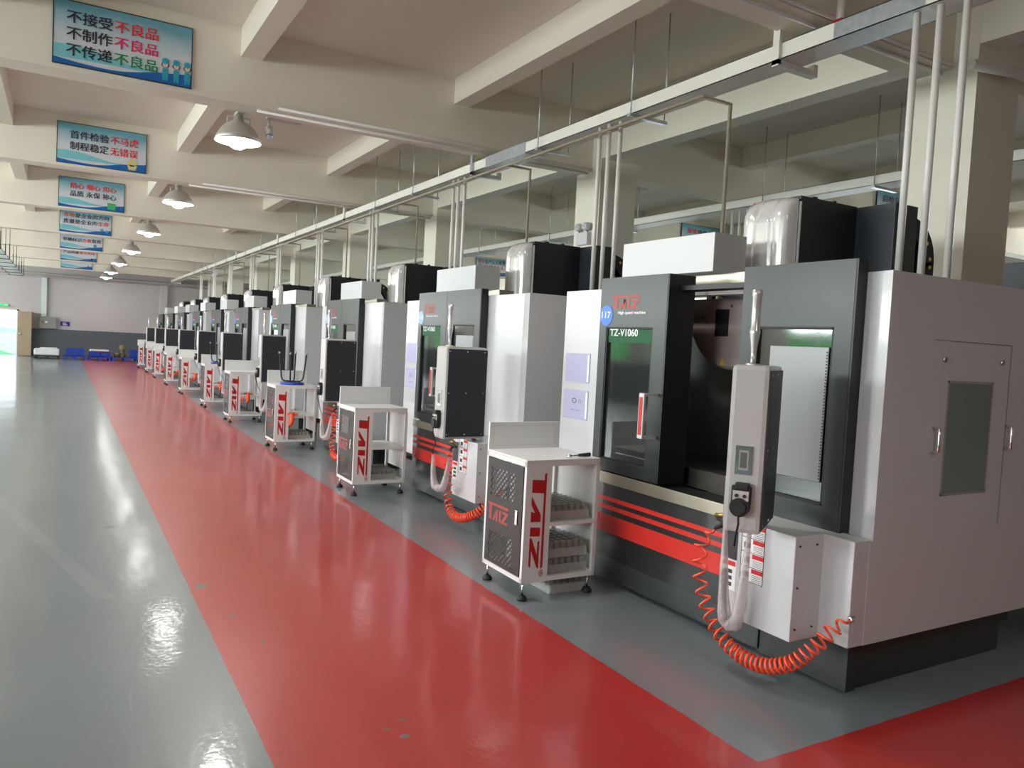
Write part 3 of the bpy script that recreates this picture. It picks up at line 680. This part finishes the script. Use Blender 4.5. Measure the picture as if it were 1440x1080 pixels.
def make_machine(opened):
    set_off((3.28, 2.25, 0))
    e = bpy.data.objects.new('machining_center', None); COL.objects.link(e); e.location = (3.28, 2.25, 0)
    # plinth, lower front, threshold
    MB().box(3.36, 4.68, 2.34, 4.98, 0, .27).m(0).box(3.29, 3.36, 2.31, 2.86, 0.012, .27).box(4.68, 5.3, 2.6, 4.8, 0, .27).build('base_plinth', P('plinth_black', (.022, .024, .024), .4, var=.15), e)
    f = MB(); f.box(3.28, 3.36, 2.85, 4.44, .03, .68); f.m(1)
    for a, b in ((.562, .590), (.503, .532), (.345, .465)): f.box(3.2785, 3.28, 2.86, 4.44, a, b)
    f.m(2).box(3.279, 3.28, 2.86, 4.44, .03, .17)
    f.build('front_panel', [dgrey, red, P('panel_lower_grey', (.040, .044, .044), .35)], e)
    MB().box(3.268, 3.285, 2.87, 4.44, .68, .757, .003).build('threshold_strip', steel, e)
    MB().box(3.285, 3.50, 2.6, 4.44, .69, .745).build('sill', black, e)
    # near side panel with chamfered front, service door
    s = MB()
    s.prism([(3.362, 3.05), (3.356, 2.385), (3.33, 2.25), (5.40, 2.25), (5.40, 2.29), (3.45, 2.29), (3.45, 3.05)], 2, .76, 2.04)
    s.box(3.31, 5.40, 2.25, 2.29, .262, .76)
    s.build('side_panel', white, e)
    sd = MB()
    def ring(y, a0, a1, b0, b1, w):
        sd.box(a0, a1, y-.0015, y, b0, b0+w).box(a0, a1, y-.0015, y, b1-w, b1).box(a0, a0+w, y-.0015, y, b0, b1).box(a1-w, a1, y-.0015, y, b0, b1)
    sd.box(3.70, 4.40, 2.2485, 2.25, 1.731, 1.735).box(4.396, 4.40, 2.2485, 2.25, .765, 1.735)
    svc = sd.build('service_door', P('seam_dark', (.16, .15, .15), .6), e)
    sd = MB(); ring(2.2488, 3.838, 4.248, .95, 1.535, .012); sd.build('window_seal', P('seal_grey', (.30, .30, .30), .5), svc)
    MB().box(3.85, 4.236, 2.2465, 2.249, .962, 1.523).build('window_glass', glassm, svc)
    for x in (3.74, 4.40):
        MB().tube([(x, 2.25, 1.18), (x, 2.215, 1.185), (x, 2.215, 1.295), (x, 2.25, 1.30)], .008, 8).build('handle', chrome, svc)
    for x in (3.79, 4.31): MB().cyl((x, 2.25, 1.64), (x, 2.24, 1.64), .014, 12).build('lock', chrome, svc)
    # far side and left front panel
    MB().box(3.40, 3.44, 4.44, 5.05, .33, 2.04).box(3.44, 5.40, 5.01, 5.05, .262, 2.04).build('left_side_panel', white, e)
    for z0, z1 in ((1.345, 1.565), (1.065, 1.285)):
        p = MB().box(3.396, 3.3985, 4.69, 5.01, z0, z1).build('paper_sheet', paper, e)
        MB().box(3.395, 3.3962, 4.70, 4.72, z0+.01, z1-.01).build('sleeve_edge', inkwhite, p)
    if True:
        for q in range(4): pass
        poly_mesh('pencil_mark', arc_poly(.45, .62, .07, .09) + [[(.3, .3), (.7, .3), (.7, .31), (.3, .31)], [(.62, .55), (.66, .7), (.67, .7), (.63, .55)], [(.72, .55), (.74, .68), (.75, .68), (.73, .55)]], hairm, e, (3.3955, 5.01, 1.065), R_D, U_Z, .32, .22, .001)
    # control cable box low at the front
    MB().prism([(3.0, 2.885), (3.0, 2.42), (3.2, 2.42), (3.2, 2.252), (3.32, 2.252), (3.32, 2.885)], 2, .262, .768, .004).build('cable_box', white, e)
    for yy, zz in ((2.42, 0), ): 
        for xx in (3.03, 3.15):
            for z in (.32, .52, .72): MB().cyl((xx, 2.422, z), (xx, 2.414, z), .005, 8).build('screw', rubber, e) if z != .52 or xx < 3.1 else None
    a = MB(); a.box(2.9985, 3.0, 2.775, 2.875, .56, .73).m(1).box(2.9985, 3.0, 2.775, 2.875, .40, .555).m(2).box(2.998, 2.9985, 2.78, 2.87, .525, .55)
    a.m(0)
    for k in range(3): a.box(2.997, 2.9985, 2.80, 2.85, .42+k*.033, .44+k*.033)
    a.build('warning_label', [ink, inkwhite, inkred], e)
    a = MB(); a.m(1).box(2.9985, 3.0, 2.60, 2.75, .475, .768); a.m(0).box(2.998, 2.9986, 2.60, 2.604, .475, .768).box(2.998, 2.9986, 2.746, 2.75, .475, .768)
    for k in range(4):
        z = .768-.073*(k+1)
        a.m(0).box(2.998, 2.9986, 2.60, 2.75, z, z+.003); a.m(2).box(2.9978, 2.9986, 2.604, 2.675, z+.048, z+.07)
        a.m(0).box(2.998, 2.9986, 2.69, 2.73, z+.02, z+.05)
        for q in range(4): a.box(2.998, 2.9986, 2.61, 2.67, z+.010+q*.009, z+.012+q*.009)
    a.build('warning_label', [ink, inkwhite, inkred], e)
    # doors
    dl = door('left_door', e, 3.745, 4.44, 3.865, 4.36, .84, 1.76, True, opened)
    s = .62 if opened else 0
    dr = door('right_door', e, 3.03-s, 3.735-s, 3.13-s, 3.63-s, .88, 1.77, False, opened)
    MB().box(3.165, 3.185, 3.775, 3.825, 1.05, 1.34, .006).box(3.185, 3.28, 3.775, 3.79, 1.05, 1.068).box(3.185, 3.28, 3.775, 3.79, 1.322, 1.34).build('handle', white2, dl)
    MB().box(3.162, 3.166, 3.785, 3.815, 1.075, 1.315).build('handle_insert', logo_red, dl)
    if not opened: MB().box(3.165, 3.185, 3.63, 3.68, 1.05, 1.34, .006).box(3.185, 3.28, 3.665, 3.68, 1.05, 1.068).box(3.185, 3.28, 3.665, 3.68, 1.322, 1.34).build('handle', white2, dr)
    poly_mesh('door_logo', LOGO, door_red, dl, (3.28, 4.30, 1.885), R_D, U_Z, .29, .09, .0015)
    put_text('lettering', 'High speed machine', inkwhite, dl, (3.2785, 4.235, 1.842), R_D, U_Z, .026, .29, .015)
    put_text('lettering', 'TZ-V1060', inkwhite, dl, (3.290, 4.325, 1.70), R_D, U_Z, .048, .30, .015)
    MB().box(3.292, 3.296, 3.88, 4.345, 1.655, 1.745).build('name_strip', P('dark_green_strip', (.012, .09, .035), .5, spec=.2), dl)
    # door frame, interior
    MB().box(3.38, 3.56, 4.38, 4.44, .76, 2.03).box(3.38, 3.56, 3.03, 3.06, .76, 2.03).box(3.38, 3.42, 2.44, 3.03, .76, 2.03).box(3.38, 3.5, 3.03, 4.44, 2.0, 2.03).box(3.40, 3.43, 3.75, 4.38, .76, 2.0).build('door_frame', black, e)
    MB().box(3.58, 3.66, 3.06, 4.40, 1.985, 2.055, .003).build('header_beam', white2, e)
    it = MB(); it.box(4.45, 4.5, 2.4, 4.9, .3, 2.0).box(3.5, 4.45, 4.85, 4.9, .3, 2.0).box(3.5, 4.45, 2.4, 2.44, .3, 2.0).box(3.5, 4.45, 2.4, 4.9, .36, .40)
    it.build('interior_lining', inner, e)
    (MB() if opened else MB().box(3.66, 5.30, 2.30, 5.0, 1.985, 2.035)).box(3.44, 3.66, 2.30, 3.0, 1.985, 2.035).box(3.44, 3.66, 4.42, 5.0, 1.985, 2.035).build('light_stop_roof', black, e)  # unseen dark roof added to keep light out of the enclosure
    if opened:
        t = MB(); t.box(3.56, 4.15, 2.75, 4.30, .74, .86)
        t.m(1)
        for k in range(6): t.box(3.60+k*.09, 3.625+k*.09, 2.75, 4.30, .86, .8615)
        t.build('work_table', [tablem, black], e)
        MB().box(3.60, 4.1, 3.15, 3.62, .40, .74, .01).build('saddle', P('saddle_grey', (.16, .19, .18), .4), e)
        c = (3.80, 3.70, 1.93)
        d = MB(); d.lathe(c, [(.01, 0), (.40, 0), (.42, .02), (.42, .26), (.01, .26)], 48, 0)
        bmesh.ops.bisect_plane(d.bm, geom=d.bm.verts[:]+d.bm.edges[:]+d.bm.faces[:], plane_co=(0, 0, 1.982), plane_no=(0, 0, 1), clear_outer=True)
        dd = d.build('tool_drum', drumm, e)
        MB().box(3.797, 3.81, 3.72, 3.84, 1.73, 1.91).build('drum_window', black, dd)
        MB().box(3.797, 3.80, 3.60, 3.80, 1.535, 1.585).build('warning_plate', drumm, dd)
        MB().prism([(3.775, 1.54), (3.735, 1.54), (3.755, 1.58)], 0, 3.794, 3.797).build('warning_mark', yellow, dd)
        for yy, zz in ((3.98, 1.86), (3.96, 1.86), (3.87, 1.62), (3.85, 1.62)): MB().cyl((3.801, yy, zz), (3.797, yy, zz), .004, 6).build('bolt', black, dd)
        MB().box(4.0, 4.3, 3.2, 3.6, 1.30, 2.0).cyl((4.1, 3.4, 1.30), (4.1, 3.4, 1.12), .07, 16).build('spindle', P('spindle_grey', (.10, .10, .10), .4), e)
    # top box, head, column, chain
    MB().box(3.50, 3.78, 3.59, 4.50, 2.125, 2.37, .004).build('top_box', white2, e)
    MB().box(3.62, 3.78, 3.30, 4.46, 2.057, 2.125).build('top_box_riser', steel, e)
    hb = MB(); hb.box(4.06, 4.62, 3.42, 3.82, 1.9, 2.65, .004); hb.box(4.2, 4.24, 3.44, 3.47, 2.65, 2.665).box(4.4, 4.43, 3.44, 3.47, 2.65, 2.665); hb.build('head_housing', headblk, e)
    MB().box(4.045, 4.06, 3.41, 3.43, 2.05, 2.61).build('trim_strip', inkwhite, e)
    # pearl cover: lofted plan curves with a raised frame and a notch at the top
    bm = MB(); rows = []; NP, NR = 30, 18
    for r in range(NR+1):
        z = 2.035+.61*r/NR; top = max(0, (r-(NR-4))/4.0); row = []
        for k in range(NP+1):
            t = k/NP; u = 2*t-1
            base = .135*(1-abs(u)**4.5)**.35 if abs(u) < 1 else 0
            groove = -.018*math.exp(-((abs(u)-.36-.12*(1-r/NR))/.10)**2)
            if abs(u) < .34 and r > NR-4: groove -= .03
            dep = (base+groove)*.8*(1-.75*top**2.2)+.02
            row.append(bm.bm.verts.new((4.055-max(.004, dep), 3.415+.40*t, z-.02*top*abs(u)**2)))
        rows.append(row)
    for a, b in zip(rows, rows[1:]):
        for k in range(NP): bm._f([a[k], b[k], b[k+1], a[k+1]])
    lastr = rows[-1]; back = [bm.bm.verts.new((4.055, v.co.y, v.co.z)) for v in lastr]
    for k in range(NP): bm._f([lastr[k], back[k], back[k+1], lastr[k+1]])
    bm.build('head_cover', cover_m, e, smooth=True)
    MB().box(4.62, 4.86, 3.14, 4.15, 1.0, 2.645, .004).build('column_housing', P('column_blue_black', (.028, .034, .044), .4, bump=.05, bscale=300), e)
    ch = MB(); pts = []
    for k in range(9):
        a = PI/2*k/8; pts.append((4.84+.27*math.sin(a), 2.28+.28*math.cos(a)+.02))
    pts += [(5.11, 2.25), (5.11, 2.2), (5.11, 2.13), (5.11, 2.05)]
    for i in range(len(pts)-1):
        (xa, za), (xb, zb) = pts[i], pts[i+1]; dx, dz = xb-xa, zb-za; ln = math.hypot(dx, dz); nx, nz = dz/ln, -dx/ln
        nx, nz = -abs(nx) if xa > 4.9 else nx, nz
        q = [(xa, za), (xb, zb), (xb-.10*(1 if xb > 4.9 else .2), zb-.09 if zb > 2.3 else zb), (xa-.10*(1 if xa > 4.9 else .2), za-.09 if za > 2.3 else za)]
        ch.prism(q, 1, 3.16, 3.26)
    cc = ch.build('cable_chain', rubber, e)
    dots = MB()
    for k in (1, 3, 5, 7, 8, 10): 
        xa, za = pts[k]; dots.cyl((xa-.045, 3.16, za-.03), (xa-.045, 3.156, za-.03), .013, 8)
    dots.build('chain_pin', yellow, cc)
    # control pendant
    if opened: A, u, v = (2.722, 2.395), Vector((.839, .545)), Vector((-.545, .839))
    else: A, u, v = (2.70, 2.47), Vector((.999, .035)), Vector((-.035, .999))
    W, D, z0, z1 = .385, (.168 if opened else .185), .80, 1.565
    pm = MB(); pm.obox(A, u, v, W, D, z0, z1, .022); pn = pm.build('control_pendant', grey_sh, e)
    A2 = Vector(A); n2 = -v
    def on(a, b, c=0):   # a along the width, b along the depth, c outwards from the back
        q = A2+u*a+v*b+n2*c; return (q.x, q.y)
    b = MB(); b.obox(on(.012 if opened else .02, -.004), u, v, W-.02, .006, z0+.02, z1-.02, .0)
    for xx in (.03, W/2, W-.03):
        for zz in (z0+.04, (z0+z1)/2, z1-.04):
            q = on(xx, -.004); r = on(xx, -.008); b.m(1).cyl((*q, zz), (*r, zz), .005, 6)
    b.build('back_plate', [navy, chrome], pn)
    MB().obox(on(.03, D), u, v, W-.06, .004, z0+.28, z1-.04).build('screen', P('screen_glass', (.02, .02, .025), .08), pn)
    MB().obox(on(.03, D), u, v, W-.06, .004, z0+.04, z0+.25).build('keypad', P('keypad_grey', (.3, .3, .3), .5), pn)
    # on the narrow face turned to the aisle
    m = -u
    def nf(bd, c, z): q = A2+v*bd+m*c; return (q.x, q.y, z)
    so = MB(); so.obox(nf(D*.5-.04, .004, 0), v, m, .08, .0, 1.10, 1.10) if False else None
    so = MB(); so.obox(nf(.052, .0, 0)[:2], v, m, .075, .006, 1.07, 1.20); so.m(1).obox(nf(.068, .006, 0)[:2], v, m, .043, .002, 1.09, 1.18); so.m(2).obox(nf(.075, .008, 0)[:2], v, m, .03, .001, 1.10, 1.17)
    so.build('interface_socket', [chrome, P('socket_frame', (.35, .35, .33), .4), P('socket_dark', (.12, .12, .11), .4)], pn)
    hw = MB(); hw.obox(nf(.045, .0, 0)[:2], v, m, .085, .035, .935, 1.02, .004); hw.m(1).obox(nf(.052, .036, 0)[:2], v, m, .07, .003, .955, 1.0)
    hw.m(0).obox(nf(.055, .0, 0)[:2], v, m, .06, .045, 1.005, 1.035, .006)
    c0 = nf(.09, .0, .925); c1 = nf(.09, .045, .925); hw.cyl(c0, c1, .043, 24); c2 = nf(.09, .055, .925); hw.cyl(c1, c2, .030, 24)
    for q in (.07, .105): hw.cyl(nf(q, .038, .978), nf(q, .046, .978), .008, 10)
    hw.build('handwheel', [rubber, P('handwheel_face', (.55, .52, .52), .4)], pn)
    MB().tube([nf(.09, .05, .89), nf(.088, .045, .85), nf(.10, .02, .79), nf(.105, .01, .74)], .005, 8).build('handwheel_cable', rubber, pn)
    bx, by = A2+u*.07+v*.09
    MB().lathe((bx, by, 0), [(.01, 1.562), (.032, 1.562), (.032, 1.572), (.012, 1.574), (.012, 1.62), (.016, 1.66), (.0235, 1.71), (.0235, 1.725), (.021, 1.73), (.021, 1.875), (.0235, 1.88), (.0235, 1.905), (.018, 1.91), (.001, 1.91)], 20).build('signal_lamp', P('lamp_silver', (.62, .60, .60), .28, metal=.6), pn)
    px, py = A2+u*.34+v*.09
    MB().tube([(px, py, .81), (px, py, .79), (3.06, max(2.47, py+.02), .772)], .022, 10).build('support_arm', P('arm_grey', (.25, .24, .24), .4), pn)
    # cable in a plastic bag, air gun with coiled hose
    q0 = nf(.105, .01, .74); q1 = nf(.04, -.02, .70)
    def cat(p0, p1, zl, n=14, push=.03):
        out = []
        for k in range(n+1):
            t = k/n; s_ = 1-(2*t-1)**4
            out.append((p0[0]+(p1[0]-p0[0])*t-push*s_*.3, p0[1]+(p1[1]-p0[1])*t+(.05*math.sin(2*PI*t+PI/2)*0), p0[2]*(1-t)+p1[2]*t-(p0[2]-zl)*s_))
        return out
    ca = (2.90, 2.77, .76) if opened else (2.80, 2.86, .62); cb = (2.93, 2.64, .75) if opened else (2.86, 2.66, .62)
    path = cat(ca, cb, .27 if opened else .34)
    rr = [.010+.024*min(1, 6*min(k/14, 1-k/14))*(1+.18*math.sin(k*2.1)) for k in range(15)]
    bag = MB(); bag.tube(path, rr, 10); bg_ = bag.build('bagged_cable', bagm, e)
    MB().tube(path[1:8], .014, 8).build('corrugated_hose', hairm, bg_)
    if not opened: MB().tube([nf(.105, .01, .74), (2.79, 2.86, .66), ca], .004, 6).build('thin_cable', rubber, bg_)
    # the hose: anchor points then a helix with growing radius
    if opened: anch = [(2.93, 2.87, .71), (2.92, 2.945, .62), (2.93, 2.96, .47), (2.93, 2.91, .32), (2.93, 2.80, .19), (2.94, 2.67, .125), (2.96, 2.53, .115), (3.0, 2.40, .17), (3.06, 2.32, .27), (3.13, 2.27, .37), (3.185, 2.235, .41)]
    else: anch = [(2.93, 2.80, .66), (2.93, 2.81, .52), (2.93, 2.81, .38), (2.93, 2.79, .25), (2.92, 2.71, .15), (2.92, 2.60, .12), (2.94, 2.50, .13), (2.99, 2.39, .18), (3.07, 2.32, .27), (3.13, 2.27, .37), (3.185, 2.235, .41)]
    # arc-length resample by catmull-rom
    cen = []
    for i in range(len(anch)-1):
        p0 = Vector(anch[max(0, i-1)]); p1 = Vector(anch[i]); p2 = Vector(anch[i+1]); p3 = Vector(anch[min(len(anch)-1, i+2)])
        for k in range(40):
            t = k/40; cen.append(.5*((2*p1)+(-p0+p2)*t+(2*p0-5*p1+4*p2-p3)*t*t+(-p0+3*p1-3*p2+p3)*t**3))
    cen.append(Vector(anch[-1]))
    turns = 31; hp = []; M = len(cen); cum = [0]
    for i in range(1, M):
        wgt = .55+1.3*math.exp(-((i/M-.62)/.22)**2)
        cum.append(cum[-1]+(cen[i]-cen[i-1]).length*wgt)
    steps = turns*12
    ref = Vector((1, 0, 0)); j = 0; rad = .034
    for q in range(steps+1):
        s_ = cum[-1]*q/steps
        while j < M-2 and cum[j+1] < s_: j += 1
        tt = (s_-cum[j])/max(1e-9, cum[j+1]-cum[j]); c = cen[j].lerp(cen[j+1], min(1, tt))
        T = (cen[min(M-1, j+2)]-cen[max(0, j-1)]).normalized(); nx = (ref-T*ref.dot(T)).normalized(); ny = T.cross(nx)
        env = min(1, q/14, (steps-q)/14); a = 2*PI*q/12
        hp.append(c+(nx*math.cos(a)+ny*math.sin(a))*rad*env)
    ho = MB().tube(hp, .0066, 6).build('coil_air_hose', coil_red, e)
    g0 = Vector(anch[0])
    MB().tube([g0, g0+Vector((-.005, -.045, .025)), g0+Vector((0, -.06, .05))], [.009, .012, .014], 10).tube([g0+Vector((0, -.01, .055)), g0+Vector((.0, -.06, .055)), g0+Vector((.0, -.12, .045))], [.008, .014, .012], 10).build('air_gun', rubber, ho)
    MB().cyl(g0+Vector((0, 0, .07)), g0+Vector((0, -.07, .085)), .012, 10).build('brass_nozzle', brass, ho)
    MB().cyl((3.2, 2.232, .41), (3.2, 2.252, .41), .014, 10).tube([(3.2, 2.236, .41), (3.178, 2.234, .412)], .010, 10).build('hose_coupling', chrome, ho)
    return e
m1 = make_machine(True)
tag(m1, 'nearest machining center, its right door slid open on the tool drum', 'milling machine', 'machining centers in the row')
set_off((3.28, 2.25, 0))
def sticker(par, num, y=4.365, mat=None):
    s = MB().cyl((3.2795, y, 1.84), (3.277, y, 1.84), .072, 28).build('number_sticker', mat or bluest, par)
    if num: put_text('number', num, inkwhite, s, (3.2765, y+.049, 1.822), R_D, U_Z, .045, .098, .01)
sticker(m1, '117')
m2 = make_machine(False); set_off((3.28, 2.25, 0)); 
ML = ['', 'second machining center from the camera, doors closed, partly behind the nearest', 'third machining center, behind the second white tool cart',
      'fourth machining center, behind the cart with the upturned blue stool', 'fifth machining center of the row, from the camera', 'sixth machining center of the row, from the camera', 'seventh machining center of the row, from the camera',
      'eighth machining center of the row, from the camera', 'ninth machining center, last but one before the end wall', 'tenth and farthest machining center, nearest the end wall']
for k in range(1, 10):
    o = m2 if k == 1 else copy_tree(m2)
    if k == 1:
        tag(o, ML[1], 'milling machine', 'machining centers in the row')
    o['label'] = ML[k]; o.location = (3.28, 2.25+DY[k], 0)
set_off((3.28, 2.25, 0))
for k, o in enumerate([x for x in bpy.data.objects if x.name.startswith('machining_center') and x.parent is None and x != m1]):
    sticker(o, ['118', '119'][k] if k < 2 else '', mat=bluest2 if k < 3 else bluest)
for k in range(2):
    o = copy_tree(m2, (12.8-3.28, 5.05+.55+k*3.3, 0), 'machining center of the next row turned away, %s' % ['its dark chain at the right edge', 'hidden behind the nearest row'][k], PI)

# ------------------------------------------------------------------ tool carts
cartw = P('cart_white', (.76, .76, .75), .35, bump=.02, bscale=60)
def make_cart():
    white2 = cartw
    x0, x1, y0, y1, z0, z1 = 2.50, 3.06, 4.05, 4.57, .115, .88
    set_off((x0, y0, 0))
    e = bpy.data.objects.new('tool_cart', None); COL.objects.link(e); e.location = (x0, y0, 0)
    f = MB(); t = .024
    for x in (x0, x1-t):
        for y in (y0, y1-t): f.box(x, x+t, y, y+t, z0, z1)
    for z in (z0, z1-.03):
        f.box(x0, x1, y0, y0+t, z, z+.03).box(x0, x1, y1-t, y1, z, z+.03).box(x0, x0+t, y0, y1, z, z+.03).box(x1-t, x1, y0, y1, z, z+.03)
    f.box(x0+.19, x1, y0, y0+t, .465, .49).box(x0+.19, x1, y1-t, y1, .465, .49)
    f.build('frame', white2, e)
    MB().box(x0, x1, y0, y1, z1, z1+.012, .003).build('tabletop', white2, e)
    b = MB(); b.box(x0, x1, y1-.02, y1, z1+.012, 1.075); b.m(1).box(x0+.03, x1-.03, y1-.021, y1-.02, z1+.035, z1+.036).box(x0+.03, x1-.03, y1-.021, y1-.02, 1.05, 1.051).box(x0+.03, x0+.031, y1-.021, y1-.02, z1+.035, 1.05).box(x1-.031, x1-.03, y1-.021, y1-.02, z1+.035, 1.05)
    b.build('backboard', [white2, P('bend_line_grey', (.4, .4, .4), .5)], e)
    MB().box(x0+.022, x1-.02, y0+.02, y1-.02, .475, .49).build('shelf', white2, e)
    MB().box(x0+.022, x1-.02, y0+.02, y1-.02, .125, .14).build('shelf', white2, e)
    s = MB().box(x0+.002, x0+.19, y0-.001, y0+.012, z0+.01, z1-.01).box(x0+.178, x0+.19, y0+.012, y1-.02, z0+.03, z1-.03).build('side_panel', white2, e)
    poly_mesh('side_logo', LOGO, logo_red, s, (x0+.045, y0-.001, .80), (0, 0, -1), (1, 0, 0), .60, .105, .0015)
    poly_mesh('trademark_ring', arc_poly(.5, .5, .38, .5) + [[(.36, .25), (.44, .25), (.44, .75), (.36, .75)], [(.44, .62), (.6, .62), (.6, .75), (.44, .75)], [(.56, .5), (.64, .5), (.64, .7), (.56, .7)], [(.44, .45), (.6, .45), (.6, .53), (.44, .53)], [(.54, .25), (.64, .25), (.56, .45), (.48, .45)]], logo_red, s, (x0+.125, y0-.001, .195), (0, 0, -1), (1, 0, 0), .045, .03, .0015)
    MB().box(x1+.001, x1+.012, y0+.01, y1-.01, .245, .845, .002).build('rear_panel', white2, e)
    d = MB().box(x0-.004, x0+.004, y0+.03, y1-.03, z0+.035, z1-.035).build('door', perf_m, e)
    poly_mesh('door_logo', LOGO, door_red, d, (x0-.004, y1-.06, .435), (0, -1, 0), (0, 0, 1), .27, .115, .0015)
    MB().box(x0-.012, x0-.004, y0+.075, y0+.10, .47, .56, .002).build('latch', chrome, d)
    for x in (x0+.03, x1-.03):
        for y in (y0+.03, y1-.03):
            MB().cyl((x, y, .03), (x, y, z0), .007, 8).m(1).lathe((x, y, 0), [(.01, 0), (.032, 0), (.034, .012), (.022, .03), (.01, .036)], 16).build('leg', [chrome, rubber], e)
    return e
CY = [4.05, 7.45, 10.66, 14.05, 16.8, 20.2, 23.3, 26.5, 29.6, 32.6]
CX = [2.50, 2.545, 2.51, 2.52, 2.52, 2.50, 2.49, 2.49, 2.53, 2.50]
cart = make_cart()
CL = ['nearest white tool cart, with plastic trays inside and a wrench on top', 'second white tool cart, its tabletop bare', 'third white tool cart carrying an upturned blue stool',
      'fourth white tool cart, beyond the one with the nearer stool', 'fifth white tool cart carrying the farther upturned stool', 'sixth white tool cart of the row, from the camera',
      'seventh white tool cart of the row, from the camera', 'eighth white tool cart of the row, from the camera', 'ninth white tool cart, last but one in the row', 'tenth and farthest white tool cart in the row']
for k in range(10):
    o = cart if k == 0 else copy_tree(cart)
    o.location = (CX[k], CY[k], 0); tag(o, CL[k], 'tool cart', 'white tool carts along the aisle')

def make_tray(nx, ny, wx, wy, h):
    """clear packing tray with a grid of capped cells"""
    set_off((0, 0, 0))
    e = bpy.data.objects.new('packing_tray', None); COL.objects.link(e)
    m = MB(); m.box(0, wx, 0, wy, 0, .004).box(0, wx, 0, .003, 0, h*.6).box(0, wx, wy-.003, wy, 0, h*.6).box(0, .003, 0, wy, 0, h*.6).box(wx-.003, wx, 0, wy, 0, h*.6)
    m.build('tray_shell', clear, e)
    m = MB(); r = min(wx/nx, wy/ny)*.47
    for i in range(nx):
        for j in range(ny):
            m.lathe((wx*(i+.5)/nx, wy*(j+.5)/ny, 0), [(r*.8, .006), (r, .02), (r, h*.9), (r*.8, h), (.001, h)], 10)
    m.build('cell_grid', P('clear_cells', (.36, .35, .31), .10, trans=.5, spec=1.0), e)
    return e
pt = make_tray(6, 7, .30, .40, .10)
spots = [((2.72, 4.09, .49), 'clear packing tray on the middle shelf of the nearest cart'), ((2.72, 4.09, .14), 'clear packing tray on the bottom shelf of the nearest cart'),
         ((2.72, 4.09, .245), 'clear packing tray stacked on the lowest one in the nearest cart'), ((2.74, 7.52, .14), 'clear packing tray on the bottom shelf of the second cart'),
         ((2.72, 10.72, .14), 'clear packing tray on the bottom shelf of the third cart'), ((2.75, 4.1, .002), 'clear packing tray on the floor under the nearest cart')]
for k, (p, lab) in enumerate(spots):
    o = pt if k == 0 else copy_tree(pt)
    o.location = p; tag(o, lab, 'tray', 'clear packing trays in the carts')
set_off((0, 0, 0))
tag(MB().box(2.71, 3.03, 4.085, 4.50, .5905, .615, .008).build('cover_sheet', rag, loc=(2.87, 4.3, .5905)), 'tan sheet over the upper tray in the nearest cart', 'sheet') if False else None
e = empty('wrench', (2.86, 4.12, .892), 'black handled wrench lying on the nearest cart', 'wrench')
MB().tube([(2.93, 4.11, .905), (3.03, 4.13, .905)], [.010, .013], 10).build('grip', rubber, e)
MB().cyl((2.85, 4.095, .903), (2.94, 4.112, .904), .006, 8).lathe((2.845, 4.095, .893), [(.001, 0), (.016, 0), (.016, .02), (.001, .02)], 12).build('ratchet_head', chrome, e)
def stool(x, y, z, lab):
    e = empty('stool', (x, y, z), lab, 'stool', 'upturned stools on the carts')
    MB().lathe((x, y, z), [(.001, 0), (.155, 0), (.165, .01), (.16, .03), (.001, .034)], 32).build('seat', blue_stool, e)
    for k in range(4):
        a = PI/4+k*PI/2+.35; c, s_ = math.cos(a), math.sin(a)
        pts = [(x+c*.02, y+s_*.02, z+.045), (x+c*.10, y+s_*.10, z+.045), (x+c*.135, y+s_*.135, z+.06), (x+c*.15, y+s_*.15, z+.10), (x+c*.185, y+s_*.185, z+.42)]
        l = MB().tube(pts, .0105, 10).build('leg', rubber, e)
        MB().tube([pts[-1], (x+c*.187, y+s_*.187, z+.45)], .014, 10).build('leg_cap', P('cap_grey', (.35, .35, .35), .5), l)
stool(2.79, 10.90, .893, 'nearer upturned blue stool with black legs, on the third cart')
stool(2.83, 17.05, .893, 'farther upturned blue stool, on the fifth cart')
for k, (x, y, z, lab) in enumerate([(2.86, 14.2, .492, 'orange cloth hanging from the shelf of the fourth cart'), (2.86, 16.95, .492, 'orange cloth hanging from the shelf of the fifth cart'), (2.84, 20.35, .492, 'orange cloth on the shelf of the sixth cart'), (2.74, 10.72, .492, 'orange glove on the shelf of the third cart')]):
    y0 = y-.19
    mb = MB(); mb.box(x-.06, x+.07, y-.12, y+.05, z, z+.02, .008).tube([(x-.02, y-.11, z+.015), (x-.03, y-.185, z-.01), (x-.03, y-.195, z-.08), (x-.05, y-.19, z-.14)], [.02, .03, .035, .02], 8)
    tag(mb.build('cloth', orange, loc=(x, y, z)), lab, 'cloth', 'orange cloths on the cart shelves')
print('objects', len(bpy.data.objects))
